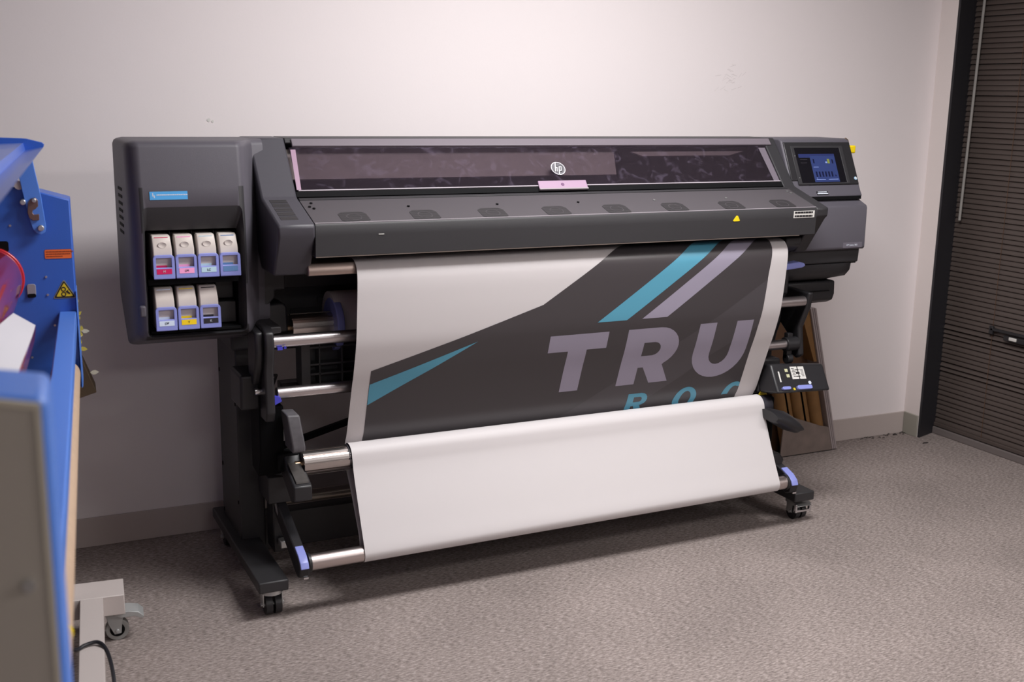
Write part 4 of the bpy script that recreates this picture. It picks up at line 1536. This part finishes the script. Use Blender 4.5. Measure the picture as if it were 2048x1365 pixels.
# hole, switch, labels
lp(uz(LB(), rrect(-0.15, 1.096, -0.101, 1.124, 0.006), -0.004, 0.0015), 'slot_hole', PITCH)
lp(uz(LB(), rrect(-0.0655, 0.979, -0.0445, 1.012, 0.006), -0.002, 0.004), 'switch_housing', mat('switch_grey', (140, 140, 150), 0.4), 0.001)
lp(uz(LB(), rrect(-0.0655, 0.977, -0.0450, 0.987, 0.004), 0.003, 0.006), 'switch_rocker', PITCH)
for u_, z_ in ((-0.018, 1.029), (-0.017, 0.982), (-0.005, 0.901), (-0.065, 0.819), (-0.094, 1.163)):
    lp(LB().cyl((u_, 0, z_), (u_, 0.0025, z_), 0.003, 8), 'rivet', ZINC)
ol = lp(uz(LB(), rrect(-0.0175, 1.076, 0.0465, 1.099, 0.003), -0.001, 0.0012), 'warning_label', ORANGE)
lab(ol, 'orange label with lines of small dark print')
b = LB()
random.seed(5)
for k, (z_, ue) in enumerate(((1.0925, 0.043), (1.0865, 0.040), (1.0805, 0.025))):
    u_ = -0.0145
    while u_ < ue:
        wd = random.uniform(0.003, 0.008)
        uz(b, [(u_, z_), (u_ + wd, z_), (u_ + wd, z_ + 0.0026), (u_, z_ + 0.0026)], 0.001, 0.0018)
        u_ += wd + 0.0009
lp(b, 'label_print', mat('label_brown_print', (150, 66, 30), 0.5), parent=ol)
frm = uz(LB(), rrect(-0.0178, 1.0755, 0.0468, 1.0995, 0.0035), -0.001, 0.0006)
lp(frm, 'label_border', TXTD)


def tri(cx, cz, s, r=0.004):
    P = [(cx - s, cz - s * 0.62), (cx + s, cz - s * 0.62), (cx, cz + s * 1.12)]
    out = []
    for i in range(3):
        p, a, c = Vector(P[i]), Vector(P[i - 1]), Vector(P[(i + 1) % 3])
        for k in range(4):
            t = k / 3
            q0 = p + (a - p).normalized() * r
            q1 = p + (c - p).normalized() * r
            out.append(tuple(q0.lerp(p, t).lerp(p.lerp(q1, t), t)))
    return out


TC = (0.0235, 0.989)
sg = lp(uz(LB(), tri(TC[0], TC[1], 0.0285, 0.006), -0.001, 0.0012), 'hazard_sign', mat('sign_rim', (150, 146, 110), 0.5))
lab(sg, 'yellow triangular sign warning of rollers catching a hand')
lp(uz(LB(), tri(TC[0], TC[1], 0.0262, 0.005), 0.001, 0.0016), 'sign_border', TXTD, parent=sg)
lp(uz(LB(), tri(TC[0], TC[1] + 0.0002, 0.0205, 0.003), 0.0015, 0.0021), 'sign_field', SIGNY, parent=sg)
b = LB()
for cz in (0.9955, 0.9825):
    o_, i_ = circle(TC[0] - 0.002, cz, 0.0062, 20), circle(TC[0] - 0.002, cz, 0.0038, 20)
    rg = [[b.v((u_, v_, z_)) for u_, z_ in r] for r, v_ in ((o_, 0.002), (o_, 0.0027), (i_, 0.0027), (i_, 0.002))]
    for k in range(4):
        p, q = rg[k], rg[(k + 1) % 4]
        for a in range(20):
            b.f([p[a], p[(a + 1) % 20], q[(a + 1) % 20], q[a]])
uz(b, [(TC[0] + 0.003, 0.9905), (TC[0] + 0.008, 0.9915), (TC[0] + 0.013, 0.986), (TC[0] + 0.0145, 0.982), (TC[0] + 0.010, 0.983), (TC[0] + 0.005, 0.9865)], 0.002, 0.0027)
uz(b, [(TC[0] + 0.004, 0.990), (TC[0] + 0.0095, 0.9945), (TC[0] + 0.0105, 0.9935), (TC[0] + 0.006, 0.989)], 0.002, 0.0027)
lp(b, 'sign_symbol', TXTD, parent=sg)
# leg, foot and castor of the stand
lp(LB().box((-0.10, -0.05, 0.15), (-0.02, 0.03, 0.72)), 'stand_leg', LGREY, 0.004)
lp(LB().box((-0.55, -0.062, 0.092), (0.125, 0.051, 0.150)), 'cross_foot', LGREY, 0.002)
lp(LB().box((0.011, 0.051, 0.090), (0.070, VN + 0.1, 0.1505)), 'floor_beam', LGREY, 0.002)
lp(LB().box((-0.55, VN, 0.092), (0.125, VN + 0.11, 0.150)), 'cross_foot', LGREY, 0.002)
lp(LB().box((-0.10, VN - 0.02, 0.15), (-0.02, VN + 0.06, 0.31)), 'stand_leg', LGREY, 0.004)


def brake_castor(u_, v_):
    b_ = LB()
    b_.mi = 0
    b_.cyl((u_, v_ - 0.013, 0.031), (u_, v_ + 0.013, 0.031), 0.031, 28)
    b_.mi = 1
    b_.cyl((u_, v_ - 0.014, 0.031), (u_, v_ + 0.014, 0.031), 0.020, 24)
    b_.mi = 2
    for s in (-1, 1):
        uz(b_, [(u_ - 0.030, 0.080), (u_ + 0.022, 0.084), (u_ + 0.014, 0.058), (u_ + 0.010, 0.022), (u_ - 0.008, 0.020), (u_ - 0.022, 0.05)], v_ + s * 0.018 - 0.0012, v_ + s * 0.018 + 0.0012)
    b_.cyl((u_, v_ - 0.024, 0.031), (u_, v_ + 0.024, 0.031), 0.005, 10)
    b_.cyl((u_ - 0.012, v_, 0.080), (u_ - 0.012, v_, 0.092), 0.026, 20)
    uz(b_, [(u_ - 0.01, 0.082), (u_ + 0.03, 0.090), (u_ + 0.058, 0.084), (u_ + 0.072, 0.070), (u_ + 0.068, 0.064), (u_ + 0.046, 0.073), (u_ + 0.01, 0.072)], v_ - 0.028, v_ + 0.030)
    return lp(b_, 'brake_castor', [RUBBER, PITCH, mat('castor_steel', (176, 178, 178), 0.4, metal=0.35)], 0.0015)


brake_castor(0.102, 0.0)
brake_castor(0.102, VN + 0.06)
brake_castor(-0.50, 0.0)
# brown flap hanging behind the far plate
b = LB()
b.loft([[(0.030, -0.115, 0.80), (0.052, -0.115, 0.782), (0.085, -0.115, 0.684), (0.030, -0.115, 0.667)], [(0.030, -0.20, 0.80), (0.050, -0.20, 0.782), (0.083, -0.20, 0.690), (0.030, -0.20, 0.672)]])
lab(lp(b, 'rear_flap', mat('dark_card', (74, 58, 40), 0.7), 0.001), 'dark brown flap behind the far plate')


def L2W(u_, v_, z_):
    return LAM.location + Matrix.Rotation(-TH, 3, 'Z') @ Vector((u_, -v_, z_))


# kraft roll under the beam
KR = thing('kraft_paper_roll', 'brown kraft core roll lying under the blue beam of the laminator', 'roll', L2W(0.0135, 1.0, 0.775))
KR.rotation_euler = (0, 0, -TH)
b = B()
n = 36
ringk = lambda y_, r: [(r * math.cos(2 * math.pi * i / n), y_, r * math.sin(2 * math.pi * i / n)) for i in range(n)]
b.loft([ringk(-0.93, 0.030), ringk(-0.93, 0.0365), ringk(0.97, 0.0365), ringk(0.97, 0.030)])
b.done('roll_wall', KRAFT, KR)
# white sheet on the feed table
WS = thing('paper_sheet', 'plain white sheet lying on the red feed table of the laminator', 'paper', L2W(-0.05, 0.9, 1.03))
pts = [L2W(-0.068, 0.5, 1.028), L2W(-0.026, 0.5, 0.999), L2W(-0.020, 1.2, 1.054), L2W(-0.095, 1.2, 1.090)]
b = B()
nrm = (pts[1] - pts[0]).cross(pts[3] - pts[0]).normalized()
if nrm.z < 0:
    nrm = -nrm
NN = 6
gr = [[], []]
for hh in (0, 1):
    for i in range(NN + 1):
        row = []
        for j in range(NN + 1):
            u_, v_ = i / NN, j / NN
            p = (pts[0] * (1 - u_) + pts[1] * u_) * (1 - v_) + (pts[3] * (1 - u_) + pts[2] * u_) * v_
            p = p + nrm * (0.004 * math.sin(v_ * 5) + 0.001 * hh)
            row.append(b.bm.verts.new(p - WS.location))
        gr[hh].append(row)
for hh in (0, 1):
    for i in range(NN):
        for j in range(NN):
            b.f([gr[hh][i][j], gr[hh][i + 1][j], gr[hh][i + 1][j + 1], gr[hh][i][j + 1]])
b.done('sheet', SHEETW, WS)
# leaf sprig behind the far plate
SP = thing('leaf_sprig', 'sprig of small yellow leaves peeking out behind the blue far plate', 'plant', L2W(0.045, -0.15, 0.70))
b = B()
stem = [L2W(0.022, -0.15, 0.71), L2W(0.023, -0.15, 0.79), L2W(0.034, -0.15, 0.87), L2W(0.040, -0.15, 0.95)]
b.tube([p - SP.location for p in stem], 0.0025, 6)
b.done('stem', mat('leaf_stem', (110, 116, 50), 0.6), SP)
leaves = [(.050, .937, 0.006, 60, 1), (.052, .902, 0.009, 40, 0), (.051, .892, 0.007, -60, 0), (.050, .866, .007, 70, 1), (.056, .860, 0.009, 80, 0), (.066, .853, 0.011, -5, 1), (.053, .846, .009, -50, 0), (.051, .840, 0.008, 20, 1), (.051, .823, 0.008, 85, 0), (.058, .803, 0.011, -10, 0), (.083, .735, 0.012, 0, 1)]
for u_, z_, l_, a_, k_ in leaves:
    bb = B()
    a = math.radians(a_)
    c0 = L2W(u_, -0.145, z_) - SP.location
    dx, dz = Vector((math.cos(a), 0, math.sin(a))), Vector((-math.sin(a), 0, math.cos(a)))
    ring1 = [(-1, 0), (-.4, .5), (.3, .48), (1, 0), (.3, -.48), (-.4, -.5)]
    bb.loft([[c0 + dx * (p * l_) + dz * (q * l_) + Vector((0, 0.0012 - 0.003 * abs(q), 0)) for p, q in ring1], [c0 + dx * (p * l_) + dz * (q * l_) + Vector((0, -0.0012 - 0.003 * abs(q), 0)) for p, q in ring1]])
    bb.done('leaf', LEAFW if k_ else LEAF, SP)
# power cord looped over the floor beam
PC = thing('power_cord', 'black cord looping over the pale floor beam of the laminator', 'cord', L2W(0.06, 0.4, 0))
path = [L2W(-0.03, 0.40, 0.20), L2W(0.003, 0.365, 0.160), L2W(0.026, 0.343, 0.158), L2W(0.055, 0.338, 0.159), L2W(0.074, 0.366, 0.150), L2W(0.086, 0.43, 0.128), L2W(0.090, 0.50, 0.09), L2W(0.088, 0.60, 0.04), L2W(0.08, 0.75, 0.006), L2W(0.07, 1.1, 0.006)]
sp = [Vector(p) for p in catmull([tuple(p) for p in path], 6)]
b = B()
b.tube([p - PC.location for p in sp], 0.0048, 10)
b.done('cord', CABLE, PC)
# yellow tape hanging from the roll
YT = thing('yellow_tape', 'small yellow tape knotted on the kraft roll at the lower left', 'tape', L2W(0.036, 1.60, 0.76))
for name, pts_, wd in (('knot', [(0.040, 1.585, 0.790), (0.052, 1.585, 0.776), (0.048, 1.585, 0.760), (0.036, 1.59, 0.768)], 0.007), ('loose_end', [(0.040, 1.60, 0.778), (0.047, 1.62, 0.745), (0.040, 1.64, 0.71), (0.046, 1.66, 0.66)], 0.008)):
    bb = B()
    cc = catmull(pts_, 5)
    rings = []
    for p in cc:
        w0 = L2W(p[0] - 0.004, p[1], p[2] + 0.008) - YT.location
        rings.append([w0 + Vector((-wd * .35, -wd * .3, 0)), w0 + Vector((wd * .35, wd * .3, 0)), w0 + Vector((wd * .35 + .0012, wd * .3 - .001, 0.0008)), w0 + Vector((-wd * .35 + .0012, -wd * .3 - .001, 0.0008))])
    bb.loft(rings)
    bb.done(name, YEL, YT)
